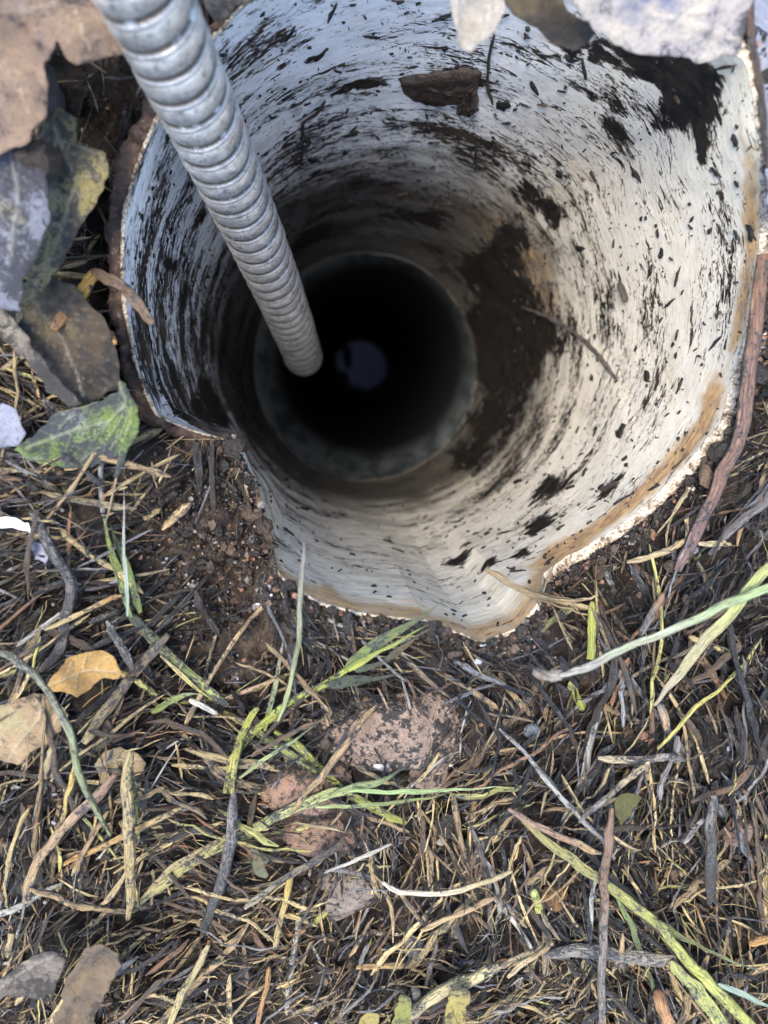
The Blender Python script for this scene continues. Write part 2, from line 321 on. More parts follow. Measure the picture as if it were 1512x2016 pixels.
# ------------------------------------------------------------------ drain pipe
def pipe():
    root = empty('drain_pipe', (CM[0], CM[1], 0))
    tag(root, 'stained white drain pipe set upright in the soil, broken rim and black smears inside', 'drain pipe')
    NC, NR = 1400, 400
    th = np.linspace(0, 2 * math.pi, NC, endpoint=False); top = rimz(th)
    t = np.linspace(0, 1, NR) ** 1.25
    V, PU = [], []
    rows = []; tk = thk(th)
    def ring(z, dr, edge):
        cx, cy, r = pc(z); r = r + dr + bulge(th, z)
        # gently out of round
        return np.c_[cx + r * np.cos(th), cy + r * np.sin(th), z]
    # outer wall (bottom to top), rim, inner wall (top to bottom)
    for k in np.linspace(1, 0, 14):
        z = top - .0003 - .04 * k; rows.append((ring(z, tk, 0), 0.0))
    for dr, dz in ((.0036, 0), (.0028, .0002), (.0018, .00025), (.0009, .0001)):
        jag = (vn(th * 180, 0 * th + dr * 5000, 4) - .5) * .0008
        rows.append((ring(top + dz + jag, tk * dr / .004, 1), 1.0))
    for tt in t:
        z = top * (1 - tt) + (ZL + .001) * tt; rows.append((ring(z, 0, 0), 0.9 if tt == 0 else 0.0))
    for dr in (-.0003, -.0006): rows.append((ring(np.full(NC, ZL + .0006 + dr), dr, 0), 0.0))
    V = np.concatenate([r[0] for r in rows]); edge = np.repeat([r[1] for r in rows], NC); n = len(rows)
    i, j = np.meshgrid(np.arange(n - 1), np.arange(NC), indexing='ij'); j2 = (j + 1) % NC
    Q = np.stack([i * NC + j, (i + 1) * NC + j, (i + 1) * NC + j2, i * NC + j2], -1).reshape(-1, 4)[:, ::-1]
    x, y, z = V.T; cx, cy, R = pc(z); TH = np.arctan2(y - cy, x - cx)
    tz = np.tile(top, n)
    # small dents in the wall
    s_in = np.clip((tz - z) / .004, 0, 1)
    dent = ((fbm(np.cos(TH) * 4 + 9, np.sin(TH) * 4 + z * 40 + 9, 2, 3) - .5) * .0016 + (fbm(TH * 60 + 20, z * 900 + 50, 4, 2) - .5) * .0001) * s_in
    V[:, 0] += np.cos(TH) * dent; V[:, 1] += np.sin(TH) * dent
    def stain(px, py, a_, b_):                # a_ round the pipe, b_ down it, in photo pixels at that spot
        S = on_wall(px, py); d = H - S[2]; c0, c1, r0 = pc(S[2]); ts = math.atan2(S[1] - c1, S[0] - c0)
        da = (TH - ts + math.pi) % (2 * math.pi) - math.pi
        return np.exp(-((da * r0 / (a_ * d / F)) ** 2 + ((z - S[2]) / (b_ * d * d / (F * r0))) ** 2))
    dark = 0
    for p in [(985, 560, 34, 24), (1005, 640, 50, 24), (1010, 740, 50, 32), (975, 830, 45, 34), (950, 520, 35, 24), (930, 900, 40, 25),
              (1085, 960, 55, 22), (900, 1085, 35, 10), (965, 1105, 24, 10), (1030, 1090, 26, 18), (1010, 470, 30, 16),
              (1340, 180, 75, 34), (1250, 130, 50, 20), (1300, 240, 30, 26), (1380, 300, 46, 7), (1195, 262, 45, 12), (1120, 80, 80, 26),
              (700, 168, 70, 7), (330, 520, 18, 18), (345, 745, 45, 14), (400, 430, 20, 12), (610, 470, 50, 14), 
               (620, 112, 30, 5), (560, 125, 24, 5), 
              (1030, 385, 40, 12), (1200, 965, 40, 9), (850, 430, 50, 9), (1060, 1040, 40, 16), (410, 770, 40, 20), (385, 805, 30, 16), (410, 800, 40, 26), (430, 830, 30, 40),  # last spots paint the shade of the open gap at the left break
              (985, 690, 50, 50), (955, 620, 30, 40), (300, 640, 40, 6),  (1150, 190, 40, 7), (1085, 420, 30, 9)]:
        dark = dark + .95 * stain(*p)
    deep = sstep(-.10, -.19, z); dark = np.clip(dark + .22 * deep, 0, 1.15)  # smear mask raised with depth, part of the painted shade
    dist = tz - z; ang = np.degrees(TH); shade_film = .02 + 1.4 * sstep(.055, .165, dist - .045 * np.exp(-(((ang % 360) - 262) / 38) ** 2)) + .25 * stain(560, 500, 140, 60) + .3 * stain(640, 170, 160, 30) + .3 * stain(1150, 250, 160, 50)  # shade painted into the colour: wall darkens with depth; plus smudged patches
    ang = np.degrees(TH)
    rband = np.exp(-((dist - .0065) / .0045) ** 2) * sstep(-66, -56, ang) * (1 - sstep(-18, -8, ang)) * 1.15
    rband = rband + .8 * np.exp(-((dist - .003) / .003) ** 2) * sstep(-12, -4, ang) * (1 - sstep(20, 32, ang))
    rlow = .75 * np.exp(-((dist - .002) / .011) ** 2) * sstep(-140, -120, ang) * (1 - sstep(-60, -50, ang))
    rust = np.clip(rband + rlow + .36 * stain(1060, 560, 140, 22) + .2 * stain(1000, 480, 60, 20) + .28 * stain(1150, 350, 60, 30) + .5 * stain(650, 1150, 20, 25), 0, 1.2)
    rust *= (1 - edge)
    fleck = .40 + .75 * np.exp(-(((ang % 360) - 192) / 34) ** 2) + .25 * np.exp(-(((ang % 360) - 120) / 30) ** 2) + .25 * np.exp(-(((ang % 360) - 265) / 30) ** 2) * sstep(.02, .05, dist)
    fleck = fleck + .3 * sstep(.02, .10, dist) - .35 * stain(680, 60, 180, 40) - .45 * np.exp(-(((ang % 360) - 268) / 34) ** 2) + .2 * stain(600, 350, 120, 60)
    cream = np.clip(.1 + .9 * (1 - sstep(75, 125, np.abs(((ang + 35 + 180) % 360) - 180))), 0, 1)  # mask for painted light: warm sunlit side against bluish skylit side
    cream = np.clip(cream + .6 * sstep(.05, .01, dist) * (1 - sstep(50, 80, np.abs(((ang + 80 + 180) % 360) - 180))), 0, 1)
    me = mesh_np('pipe_wall', V - np.array([CM[0], CM[1], 0]), Q, attrs={'shade_film': shade_film, 'rib': sstep(.004, .02, dist) * np.exp(-(((ang % 360) - 258) / 32) ** 2), 'dark': dark * (1 - edge * .8), 'rust': rust, 'fleck': fleck, 'cream': cream, 'edge': edge})
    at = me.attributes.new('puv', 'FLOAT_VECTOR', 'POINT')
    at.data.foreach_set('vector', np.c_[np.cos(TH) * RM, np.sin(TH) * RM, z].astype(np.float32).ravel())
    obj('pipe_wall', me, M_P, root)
    # narrower sleeve below the ledge
    NC = 160
    th = np.linspace(0, 2 * math.pi, NC, endpoint=False)
    rows = []
    for z, r, kx in ((ZL + .0002, .0568, 0), (ZL - .003, .0566, 0), (ZL - .006, .0565, 0)) + tuple((zz, .0564, 1) for zz in np.linspace(ZL - .012, -.86, 60)):
        rows.append(np.c_[CL[0] + r * np.cos(th), CL[1] + r * np.sin(th), np.full(NC, z)])
    V = np.concatenate(rows); n = len(rows)
    i, j = np.meshgrid(np.arange(n - 1), np.arange(NC), indexing='ij'); j2 = (j + 1) % NC
    Q = np.stack([i * NC + j, (i + 1) * NC + j, (i + 1) * NC + j2, i * NC + j2], -1).reshape(-1, 4)[:, ::-1]
    s = NT('sleeve_shade_grime'); P = s.n('ShaderNodeTexCoord').outputs['Object']
    zc = s.n('ShaderNodeSeparateXYZ'); s.l(P, zc.inputs[0])
    n1 = s.noise(s.mp(P, (1, 1, .25)), 70, 5, .65)
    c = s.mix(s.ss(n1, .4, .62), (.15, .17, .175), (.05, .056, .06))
    side = s.math('MULTIPLY_ADD', zc.outputs[0], .75, s.math('MULTIPLY_ADD', zc.outputs[1], .75, .015))  # lower left stays pale deeper, painted as the lit side
    depth_shade = s.ss(s.math('SUBTRACT', s.math('ADD', zc.outputs[2], s.math('MULTIPLY', n1, .05)), side), -.190, -.285)       # painted shade: sleeve turns black further down, sooner at upper right
    c = s.mix(depth_shade, c, (.014, .015, .018))
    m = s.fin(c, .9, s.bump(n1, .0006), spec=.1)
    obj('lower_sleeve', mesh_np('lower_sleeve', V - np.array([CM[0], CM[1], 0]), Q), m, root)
    # brown outer crust round the left of the rim
    th = np.radians(np.linspace(128, 216, 240)); rows = []
    top = np.interp(th, _rt, _rz) - .0006 + (vn(th * 40, 0 * th, 3) - .5) * .002
    wd = .0040 + (fbm(th * 9, 0 * th, 5, 5, .65) - .5) * .005
    fade = np.minimum(1, np.minimum(np.arange(240), 239 - np.arange(240)) / 18.0)
    wd = wd * fade + .0003
    for f_, dz in ((0, -.03), (0, -.0004), (.15, 0), (.4, .0004), (.7, .0002), (.92, -.0008), (1, -.0025), (1.05, -.012), (1.1, -.035)):
        z = top + dz + (fbm(th * 70, 0 * th + f_ * 9, 6, 3, .7) - .5) * .0016; cx, cy, R = pc(z); r = R + thk(th) + bulge(th) - .0003 + wd * f_
        rows.append(np.c_[cx + r * np.cos(th), cy + r * np.sin(th), z])
    n = len(rows); N = 240; V = np.concatenate(rows)
    i, j = np.meshgrid(np.arange(n - 1), np.arange(N - 1), indexing='ij')
    Q = np.stack([i * N + j, i * N + j + 1, (i + 1) * N + j + 1, (i + 1) * N + j], -1).reshape(-1, 4)
    m = mat_simple('brown_crust', (.028, .017, .012), (.11, .068, .048), 260, .6, (.30, .25, .21), .002, thr=.585)
    obj('outer_crust', mesh_np('outer_crust', V - np.array([CM[0], CM[1], 0]), Q), m, root)['label'] = 'brown crust round the left of the pipe rim'
pipe()
# water at the bottom of the drain
def water():
    th = np.linspace(0, 2 * math.pi, 64, endpoint=False); zz = -.83
    V = [(CL[0], CL[1], zz)] + [(CL[0] + .0565 * math.cos(t), CL[1] + .0565 * math.sin(t), zz) for t in th]
    Q = [(0, 1 + k, 1 + (k + 1) % 64) for k in range(64)]
    s = NT('black_water'); n = s.noise(s.n('ShaderNodeTexCoord').outputs['Object'], 40, 2)
    m = s.fin((.002, .002, .004), .015, s.bump(n, .0001), spec=.09, IOR=1.33, **{'Specular Tint': (.45, .55, 1.0, 1)})
    tag(obj('water', mesh_np('water', V, Q), m), kind='structure')
water()

# ------------------------------------------------------------------ corrugated metal hose
def hose():
    D = .0162
    def at(px, py, wpx): d = D * F / wpx; r = ray(px, py); t = d / -r[2]; return np.array([0, 0, H]) + r * t
    tip = at(599, 708, 72); mid = at(474, 400, 117); hi = at(350, 130, 150)
    ax = hi - tip; L0 = np.linalg.norm(ax)
    root = empty('metal_hose', tip.tolist())
    tag(root, 'grey corrugated metal hose hanging at a slant into the open pipe', 'hose')
    # slightly curved centre line through the three points, carried on past the frame
    def cl(s): return tip + (hi - tip) * s + (mid - (tip + (hi - tip) * sm)) * (s * (1 - s)) / (sm * (1 - sm))
    sm = np.dot(mid - tip, ax) / L0 ** 2
    NS, NC = 2600, 72; L = L0 * 1.9
    S = np.linspace(0, 1.9, NS); th = np.linspace(0, 2 * math.pi, NC, endpoint=False)
    C = np.array([cl(s) for s in S]); T = np.gradient(C, axis=0); T /= np.linalg.norm(T, axis=1)[:, None]
    U = np.cross(T, [0, 0, 1.0]); U /= np.linalg.norm(U, axis=1)[:, None]; W = np.cross(T, U)
    pitch = .0062
    u = (S[:, None] * L0 / pitch - th[None] / (2 * math.pi))
    ph = u - np.floor(u)
    prof = np.abs(np.sin(math.pi * ph)) ** .42
    lip = .05 * np.exp(-((ph - .86) / .05) ** 2)
    ln = S[:, None] * L0
    amp = .0011 * np.clip(.35 + ln / .07, 0, 1)
    wob = (fbm(ln * 180 + 3, th[None] * 2 / math.pi * 2 + 5, 2, 2) - .5) * .00035
    r = D / 2 - amp * (1 - prof) + amp * lip * 4 + wob
    endr = np.clip(ln / .0035, 0, 1); r = r * np.sqrt(1 - (1 - endr) ** 2 * .92)
    V = C[:, None, :] + r[..., None] * (np.cos(th)[None, :, None] * U[:, None, :] + np.sin(th)[None, :, None] * W[:, None, :])
    gro = np.clip((1 - prof) * 1.3, 0, 1).ravel()
    V = V.reshape(-1, 3)
    i, j = np.meshgrid(np.arange(NS - 1), np.arange(NC), indexing='ij'); j2 = (j + 1) % NC
    Q = np.stack([i * NC + j, i * NC + j2, (i + 1) * NC + j2, (i + 1) * NC + j], -1).reshape(-1, 4)
    n0 = len(V); V = np.r_[V, [C[0]]]; gro = np.r_[gro, 0]
    cap = np.stack([np.full(NC, n0), (np.arange(NC) + 1) % NC, np.arange(NC), np.arange(NC)], -1)
    me = mesh_np('hose_body', V - tip, Q, attrs={'groove': gro})
    obj('hose_body', me, M_M, root)
    # blunt plug closing the tip
    k = 24; t2 = np.linspace(0, 2 * math.pi, k, endpoint=False); rows = []
    for rr_, dd in ((D * .145, .0008), (D * .13, -.0004), (D * .07, -.0008)):
        rows.append(C[0] + T[0] * dd + rr_ * (np.cos(t2)[:, None] * U[0] + np.sin(t2)[:, None] * W[0]))
    VV = np.concatenate(rows + [np.array([C[0] - T[0] * .0009])]) - tip; F_ = []
    for a_ in range(2):
        for b_ in range(k): F_.append((a_ * k + b_, a_ * k + (b_ + 1) % k, (a_ + 1) * k + (b_ + 1) % k, (a_ + 1) * k + b_))
    F_ = [tuple(reversed(q)) for q in F_]
    T3 = [(q[0], q[1], q[2]) for q in F_] + [(q[0], q[2], q[3]) for q in F_] + [(3 * k, 2 * k + b_, 2 * k + (b_ + 1) % k) for b_ in range(k)]
    obj('end_plug', mesh_np('end_plug', VV, T3), mat_simple('rusty_plug', (.20, .15, .13), (.12, .12, .13), 400, .6), root)
hose()

# ------------------------------------------------------------------ sweeps: stems, blades, twigs
def catmull(P, n):
    P = np.asarray(P, float); m = len(P)
    if m == 2: return P[0] + (P[1] - P[0]) * np.linspace(0, 1, n)[:, None]
    E = np.r_[[2 * P[0] - P[1]], P, [2 * P[-1] - P[-2]]]; t = np.linspace(0, m - 1 - 1e-9, n); k = np.floor(t).astype(int); f = (t - k)[:, None]
    a_, b_, c_, d_ = E[k], E[k + 1], E[k + 2], E[k + 3]
    return .5 * ((2 * b_) + (-a_ + c_) * f + (2 * a_ - 5 * b_ + 4 * c_ - d_) * f ** 2 + (-a_ + 3 * b_ - 3 * c_ + d_) * f ** 3)
def sweep(C, wid, flat, colA, colB, seed, kind='stem', tipA=.5, tipB=.15):
    """closed tube along C; blade = folded flat leaf, stem = ridged round; returns V, Q, col, uv"""
    n = len(C); r_ = np.random.default_rng(seed); NC = 14
    T = np.gradient(C, axis=0); T /= np.linalg.norm(T, axis=1)[:, None] + 1e-12
    up = np.array([0, 0, 1.0]); S = np.cross(T, up); S /= np.linalg.norm(S, axis=1)[:, None] + 1e-9; N = np.cross(S, T)
    s = np.linspace(0, 1, n); th = np.linspace(0, 2 * math.pi, NC, endpoint=False)
    prof = np.minimum(1, np.minimum(tipA + (1 - tipA) * s / .12, 1)) * np.minimum(1, tipB + (1 - tipB) * (1 - s) / (.55 if kind == 'blade' else .12))
    wob = 1 + (vn(s * 9 + seed, s * 0, 2) - .5) * .35
    a_ = wid / 2 * prof * wob
    X = a_[:, None] * np.cos(th)[None]; Y = a_[:, None] * np.sin(th)[None] * flat
    if kind == 'blade': Y = Y + .35 * np.abs(X) - .12 * a_[:, None]
    else:
        rid = 1 + .10 * np.cos(th * 5 + seed)[None] + (vn(s[:, None] * 14, th[None] * 2 + seed, 3) - .5) * .3
        X = X * rid; Y = Y * rid
    tw = (vn(s * 3 + seed * 1.3, s * 0 + 2, 4) - .5) * (1.6 if kind == 'blade' else .8)
    Xr = X * np.cos(tw)[:, None] - Y * np.sin(tw)[:, None]; Yr = X * np.sin(tw)[:, None] + Y * np.cos(tw)[:, None]
    V = (C[:, None] + Xr[..., None] * S[:, None] + Yr[..., None] * N[:, None]).reshape(-1, 3)
    V = np.r_[V, [C[0]], [C[-1]]]
    i, j = np.meshgrid(np.arange(n - 1), np.arange(NC), indexing='ij'); j2 = (j + 1) % NC
    Q = np.stack([i * NC + j, i * NC + j2, (i + 1) * NC + j2, (i + 1) * NC + j], -1).reshape(-1, 4).tolist()
    T3 = [(q[0], q[1], q[2]) for q in Q] + [(q[0], q[2], q[3]) for q in Q]
    T3 += [(n * NC, (j + 1) % NC, j) for j in range(NC)] + [(n * NC + 1, (n - 1) * NC + j, (n - 1) * NC + (j + 1) % NC) for j in range(NC)]
    cA, cB = np.array(colA), np.array(colB); k = np.clip(s + (vn(s * 6 + seed, 0 * s, 5) - .5) * .7, 0, 1)[:, None]
    col = np.repeat(cA * (1 - k) + cB * k, NC, axis=0); col = np.r_[col, [cA], [cB]]
    ln = np.r_[0, np.cumsum(np.linalg.norm(np.diff(C, axis=0), axis=1))]
    uv = np.stack([np.tile(X.reshape(n, NC), 1).ravel() * 1.0, np.repeat(ln, NC)], -1); uv = np.r_[uv, [[0, 0]], [[0, ln[-1]]]]
    return V, T3, col, uv
_seed = [10]
def stem(name, label, cat, pts, wpx, colA, colB=None, lift=.003, kind='stem', flat=None, mat=None, parent=None, group=None, liftB=None, tipA=.5, tipB=None, jit=.0004, onwall=False):
    """pts in photo pixels; laid lift above the ground (or stuck on the pipe wall)"""
    _seed[0] += 1; sd_ = _seed[0]
    n = len(pts); lB = lift if liftB is None else liftB
    P = []
    for k, (x, y) in enumerate(pts):
        lf = lift + (lB - lift) * k / max(1, n - 1)
        if onwall:
            q = on_wall(x, y); c0, c1, r0 = pc(q[2]); v = np.array([c0 - q[0], c1 - q[1], 0]); q = q + v / np.linalg.norm(v) * lf
        else:
            p0 = un(x, y, 0); q = gpt(x, y, lf)
            inside = math.hypot(p0[0] - CM[0], p0[1] - CM[1]) < RM + .001 + float(bulge(math.atan2(p0[1] - CM[1], p0[0] - CM[0])) + thk(math.atan2(p0[1] - CM[1], p0[0] - CM[0])))
            if inside:                       # reaches over the opening: keep the height of the rim there
                t0 = math.atan2(p0[1] - CM[1], p0[0] - CM[0]); q = un(x, y, float(rimz(t0, False)) + lf)
        P.append(q)
    ln = sum(np.linalg.norm(P[k + 1] - P[k]) for k in range(n - 1)); m = max(10, min(110, int(ln / .0007)))
    C = catmull(P, m)
    s = np.linspace(0, 40 * ln / .05, m)
    C[:, 0] += (vn(s * .3 + sd_, 0 * s, 1) - .5) * jit * 2; C[:, 1] += (vn(s * .3, 0 * s + sd_, 2) - .5) * jit * 2; C[:, 2] += (vn(s * .2 + sd_, 0 * s + 3, 3) - .5) * jit
    d = np.mean([H - p[2] for p in P]); wid = wpx * d / F
    V, T3, col, uv = sweep(C, wid, flat if flat else (.14 if kind == 'blade' else .8), colA, colB or colA, sd_, kind, tipA, (.04 if kind == 'blade' else .5) if tipB is None else tipB)
    base = C[0]
    if parent: base = np.array(parent.location)
    o = obj(name, mesh_np(name, V - base, T3, col, uv), mat or M_F, parent, None if parent else base.tolist())
    if not parent: tag(o, label, cat, group)
    return o
YG = (.33, .35, .07); GR = (.17, .23, .06); DG = (.07, .095, .05); PG = (.32, .38, .17); TEAL = (.26, .34, .27); TAN = (.42, .31, .16); STR = (.46, .37, .18)
BRN = (.13, .075, .04); DBR = (.04, .028, .02); GRY = (.22, .21, .20); LG = (.40, .39, .36); ORG = (.42, .24, .08); PINK = (.34, .22, .16); WH = (.7, .67, .58)

def plants():
    # grass shoot below the pipe: one stem with three blades
    b = gpt(440, 1560, .004); r = empty('grass_shoot', b.tolist()); tag(r, 'yellow green grass shoot forking into three blades just under the pipe rim', 'grass shoot')
    stem('stalk', 0, 0, [(440, 1560), (462, 1490), (485, 1455), (545, 1402), (600, 1365), (645, 1343), (690, 1316)], 17, YG, (.30, .36, .07), .007, parent=r, flat=.6)
    stem('blade', 0, 0, [(680, 1318), (715, 1288), (760, 1255), (815, 1222), (874, 1183)], 25, GR, (.10, .12, .06), .008, 'blade', parent=r, liftB=.010)
    stem('blade', 0, 0, [(685, 1322), (730, 1292), (780, 1265), (845, 1228)], 12, YG, GR, .011, 'blade', mat=M_FC, parent=r)
    stem('blade', 0, 0, [(640, 1348), (690, 1342), (740, 1335), (805, 1322)], 24, DG, (.05, .06, .05), .0065, 'blade', parent=r)
    stem('blade', 0, 0, [(700, 1318), (760, 1300), (800, 1270), (850, 1235)], 18, DG, BRN, .006, 'blade', parent=r)
    b = gpt(270, 1780, .004); r = empty('grass_shoot', b.tolist()); tag(r, 'long pale green grass shoot lying diagonally across the reddish clay lumps', 'grass shoot')
    stem('stalk', 0, 0, [(270, 1782), (345, 1722), (420, 1672), (490, 1636), (560, 1602), (640, 1567), (700, 1552)], 22, (.40, .36, .14), PG, .007, parent=r, flat=.55)
    stem('blade', 0, 0, [(280, 1768), (350, 1700), (430, 1655), (480, 1625)], 12, STR, (.14, .12, .06), .009, 'blade', parent=r)
    stem('blade', 0, 0, [(650, 1566), (740, 1540), (800, 1512)], 16, PG, DG, .010, 'blade', parent=r)
    stem('blade', 0, 0, [(690, 1556), (780, 1559), (880, 1556), (995, 1547)], 11, (.30, .42, .17), (.30, .38, .2), .012, 'blade', mat=M_FC, parent=r, liftB=.016)
    stem('blade', 0, 0, [(620, 1588), (700, 1587), (800, 1577), (880, 1562), (945, 1530)], 9, PG, GR, .009, 'blade', parent=r)
    # big shoot bottom right
    b = gpt(1040, 1630, .004); r = empty('grass_shoot', b.tolist()); tag(r, 'thick bright yellow green grass shoot running to the bottom right corner', 'grass shoot')
    stem('stalk', 0, 0, [(1030, 1615), (1120, 1690), (1190, 1738), (1240, 1775), (1300, 1826), (1350, 1888), (1410, 1950), (1490, 2030)], 25, (.28, .25, .10), (.42, .46, .11), .010, parent=r, flat=.5, mat=M_F, tipB=1)
    stem('blade', 0, 0, [(1215, 1762), (1250, 1840), (1272, 1900), (1290, 1950), (1300, 2030)], 14, GR, DG, .008, 'blade', parent=r)
    stem('blade', 0, 0, [(1290, 1812), (1350, 1848), (1430, 1885), (1520, 1920)], 16, (.28, .30, .10), DG, .011, 'blade', parent=r)
    stem('blade', 0, 0, [(1320, 1890), (1370, 1945), (1440, 2040)], 32, (.34, .36, .12), (.38, .42, .12), .010, 'blade', parent=r, tipB=.9)
    stem('blade', 0, 0, [(1415, 1935), (1470, 1960), (1530, 1985)], 14, TEAL, TEAL, .014, 'blade', parent=r, mat=M_FC, tipB=.9)
    # pale shoot right, standing clear of the litter
    b = gpt(1110, 1325, .016); r = empty('grass_shoot', b.tolist()); tag(r, 'blurred pale blue green grass stalk pair raised above the litter at the right edge', 'grass shoot')
    stem('stalk', 0, 0, [(1105, 1330), (1150, 1316), (1220, 1283), (1330, 1236), (1430, 1190), (1530, 1150)], 17, LG, (.34, .44, .22), .020, parent=r, mat=M_FC, liftB=.032, tipB=1, flat=.6)
    stem('blade', 0, 0, [(1285, 1388), (1335, 1330), (1385, 1265), (1430, 1215), (1480, 1150), (1530, 1100)], 22, (.42, .36, .26), (.42, .48, .16), .018, 'blade', parent=r, mat=M_FC, liftB=.030, tipA=.6, tipB=.9)
    stem('husk', 0, 0, [(1055, 1322), (1080, 1333), (1115, 1330)], 22, (.25, .20, .16), LG, .019, parent=r, mat=M_F)
    # left shoot
    b = gpt(262, 1210, .004); r = empty('grass_shoot', b.tolist()); tag(r, 'dull green grass shoot with upright blades left of the bare clay patch', 'grass shoot')
    stem('stalk', 0, 0, [(252, 1205), (300, 1255), (345, 1305), (400, 1350), (448, 1388)], 20, DG, (.34, .38, .10), .006, parent=r, flat=.6, mat=M_FM)
    stem('blade', 0, 0, [(262, 1215), (238, 1140), (215, 1075), (204, 1012)], 17, GR, (.22, .26, .07), .008, 'blade', parent=r)
    stem('blade', 0, 0, [(278, 1205), (255, 1130), (228, 1065), (218, 1030)], 15, GR, DG, .007, 'blade', parent=r)
    stem('blade', 0, 0, [(252, 1212), (247, 1140), (243, 1050), (243, 950)], 8, TEAL, LG, .012, 'blade', parent=r, mat=M_FC)
    stem('blade', 0, 0, [(315, 1290), (370, 1340), (425, 1385)], 9, STR, YG, .009, 'blade', parent=r)
    b = gpt(560, 1395, .006); r = empty('grass_stalk', b.tolist()); tag(r, 'thin upright grey green grass stalk reaching up over the lower pipe rim', 'grass stalk')
    stem('stalk', 0, 0, [(545, 1420), (566, 1370), (578, 1310), (590, 1240), (593, 1170), (597, 1066)], 10, PG, GRY, .010, parent=r, tipB=.3, liftB=.012, mat=M_FC)
    stem('blade', 0, 0, [(520, 1440), (540, 1360), (552, 1290), (556, 1260)], 11, GR, LG, .007, 'blade', parent=r)
    S = lambda n, l, c, *a_, **k: stem(n, l, c, *a_, **k)
    S('fallen_grass', 'short mid green grass blade bent like a hook left of the clay patch', 'grass blade', [(298, 1402), (335, 1382), (368, 1364), (430, 1370)], 14, GR, PG, .007, 'blade')
    S('fallen_grass', 'small white tipped straw beside the hooked green blade', 'straw', [(372, 1378), (400, 1390), (428, 1405)], 12, WH, LG, .008, mat=M_FC)
    S('fallen_grass', 'yellow green stem passing behind the upper pinkish stone towards the lower right', 'grass stem', [(540, 1438), (600, 1482), (650, 1528), (700, 1568), (760, 1602), (800, 1622)], 19, YG, YG, .005, flat=.5)
    S('fallen_grass', 'pale green stem crossing under the long diagonal shoot', 'grass stem', [(440, 1400), (520, 1450), (580, 1485), (622, 1520)], 15, (.34, .36, .12), GR, .004)
    S('fallen_grass', 'thin dark green blade slanting from the upper stone down left', 'grass stem', [(470, 1530), (530, 1490), (600, 1440), (655, 1398)], 8, PG, DG, .010, 'blade')
    S('fallen_grass', 'yellow stem standing at the foot of the three bladed shoot', 'grass stem', [(456, 1560), (462, 1510), (478, 1440), (510, 1395)], 15, (.42, .40, .1), YG, .009, flat=.5)
    S('straw', 'short upright yellow green straw at the lower right of the pipe rim', 'straw', [(1168, 1185), (1166, 1240), (1161, 1298)], 18, (.45, .46, .12), YG, .008, mat=M_FC, tipB=.8)
    S('straw', 'small yellow green stub below the pale raised stalk', 'straw', [(1124, 1342), (1135, 1370), (1148, 1398)], 16, YG, YG, .006)
    b = gpt(1170, 1195, .006); r = empty('frayed_stem', b.tolist()); tag(r, 'frayed tan fibrous stem reaching over the lower right pipe rim', 'stem')
    for k, (w_, pts) in enumerate([(13, [(1172, 1200), (1110, 1188), (1050, 1172), (1000, 1148), (955, 1120)]), (5, [(1165, 1180), (1100, 1178), (1040, 1160)]), (4, [(1175, 1215), (1120, 1200), (1060, 1182)]), (5, [(1180, 1170), (1150, 1182), (1090, 1180)]), (4, [(1070, 1170), (1078, 1135), (1092, 1108)])]):
        stem('fibre', 0, 0, pts, w_, (.42, .33, .2), (.30, .22, .12), .008, parent=r, mat=M_FC)
    S('twig', 'long brown purple twig leaning on the right side of the pipe', 'twig', [(1502, 500), (1488, 620), (1470, 760), (1452, 870), (1415, 950), (1375, 1040), (1335, 1125)], 27, (.22, .12, .07), (.20, .13, .12), .008, mat=M_F, tipA=.9)
    S('twig', 'thin dark twig running along the upper right rim', 'twig', [(1480, -20), (1478, 80), (1497, 180), (1508, 330)], 12, BRN, DBR, .018)
    b = gpt(185, 530, .012); r = empty('twig', b.tolist()); tag(r, 'yellow brown twig with a bent leaf stalk beside the left rim', 'twig')
    stem('twig_piece', 0, 0, [(190, 533), (165, 565), (138, 605), (105, 648)], 22, (.50, .33, .06), (.32, .17, .07), .016, parent=r)
    stem('leaf_stalk', 0, 0, [(180, 535), (220, 552), (258, 582), (298, 640)], 20, BRN, (.20, .13, .08), .018, parent=r, flat=.5)
    S('twig', 'short orange brown twig stub under the bent twig by the left rim', 'twig', [(180, 618), (198, 645), (225, 675)], 17, (.28, .13, .05), (.45, .26, .08), .014)
    S('twig', 'mottled dark twig pointing up right above the golden leaf', 'twig', [(165, 1462), (205, 1402), (255, 1340), (330, 1250)], 21, STR, (.12, .09, .07), .008, mat=M_FM)
    S('twig', 'dark mottled twig stub leaning on the golden leaf from above', 'twig', [(210, 1222), (235, 1270), (262, 1322)], 16, LG, DBR, .009, mat=M_FM)
    S('grass_stalk', 'blurred grey green stalk slanting down from the left edge', 'grass stalk', [(-15, 1280), (30, 1300), (78, 1335), (110, 1390), (140, 1450), (160, 1530), (215, 1645)], 15, GRY, (.24, .30, .12), .018)
    S('twig', 'dark peeling twig running down the far left of the litter', 'twig', [(60, 1010), (100, 1080), (138, 1140), (128, 1220), (118, 1280), (80, 1320)], 22, GRY, DBR, .008, mat=M_FM)
    S('twig', 'upright tan stem crossing the small tan leaf', 'stem', [(256, 1480), (250, 1560), (254, 1650), (258, 1720), (252, 1810)], 23, (.40, .33, .17), (.45, .34, .15), .014)
    S('straw', 'yellow straw standing just right of the tan stem', 'straw', [(262, 1520), (266, 1570), (268, 1625)], 9, (.52, .46, .12), YG, .012)
    S('straw', 'long pinkish tan straw slanting down left from the small tan leaf', 'straw', [(232, 1525), (165, 1592), (110, 1650), (62, 1720), (50, 1780)], 21, PINK, TAN, .010)
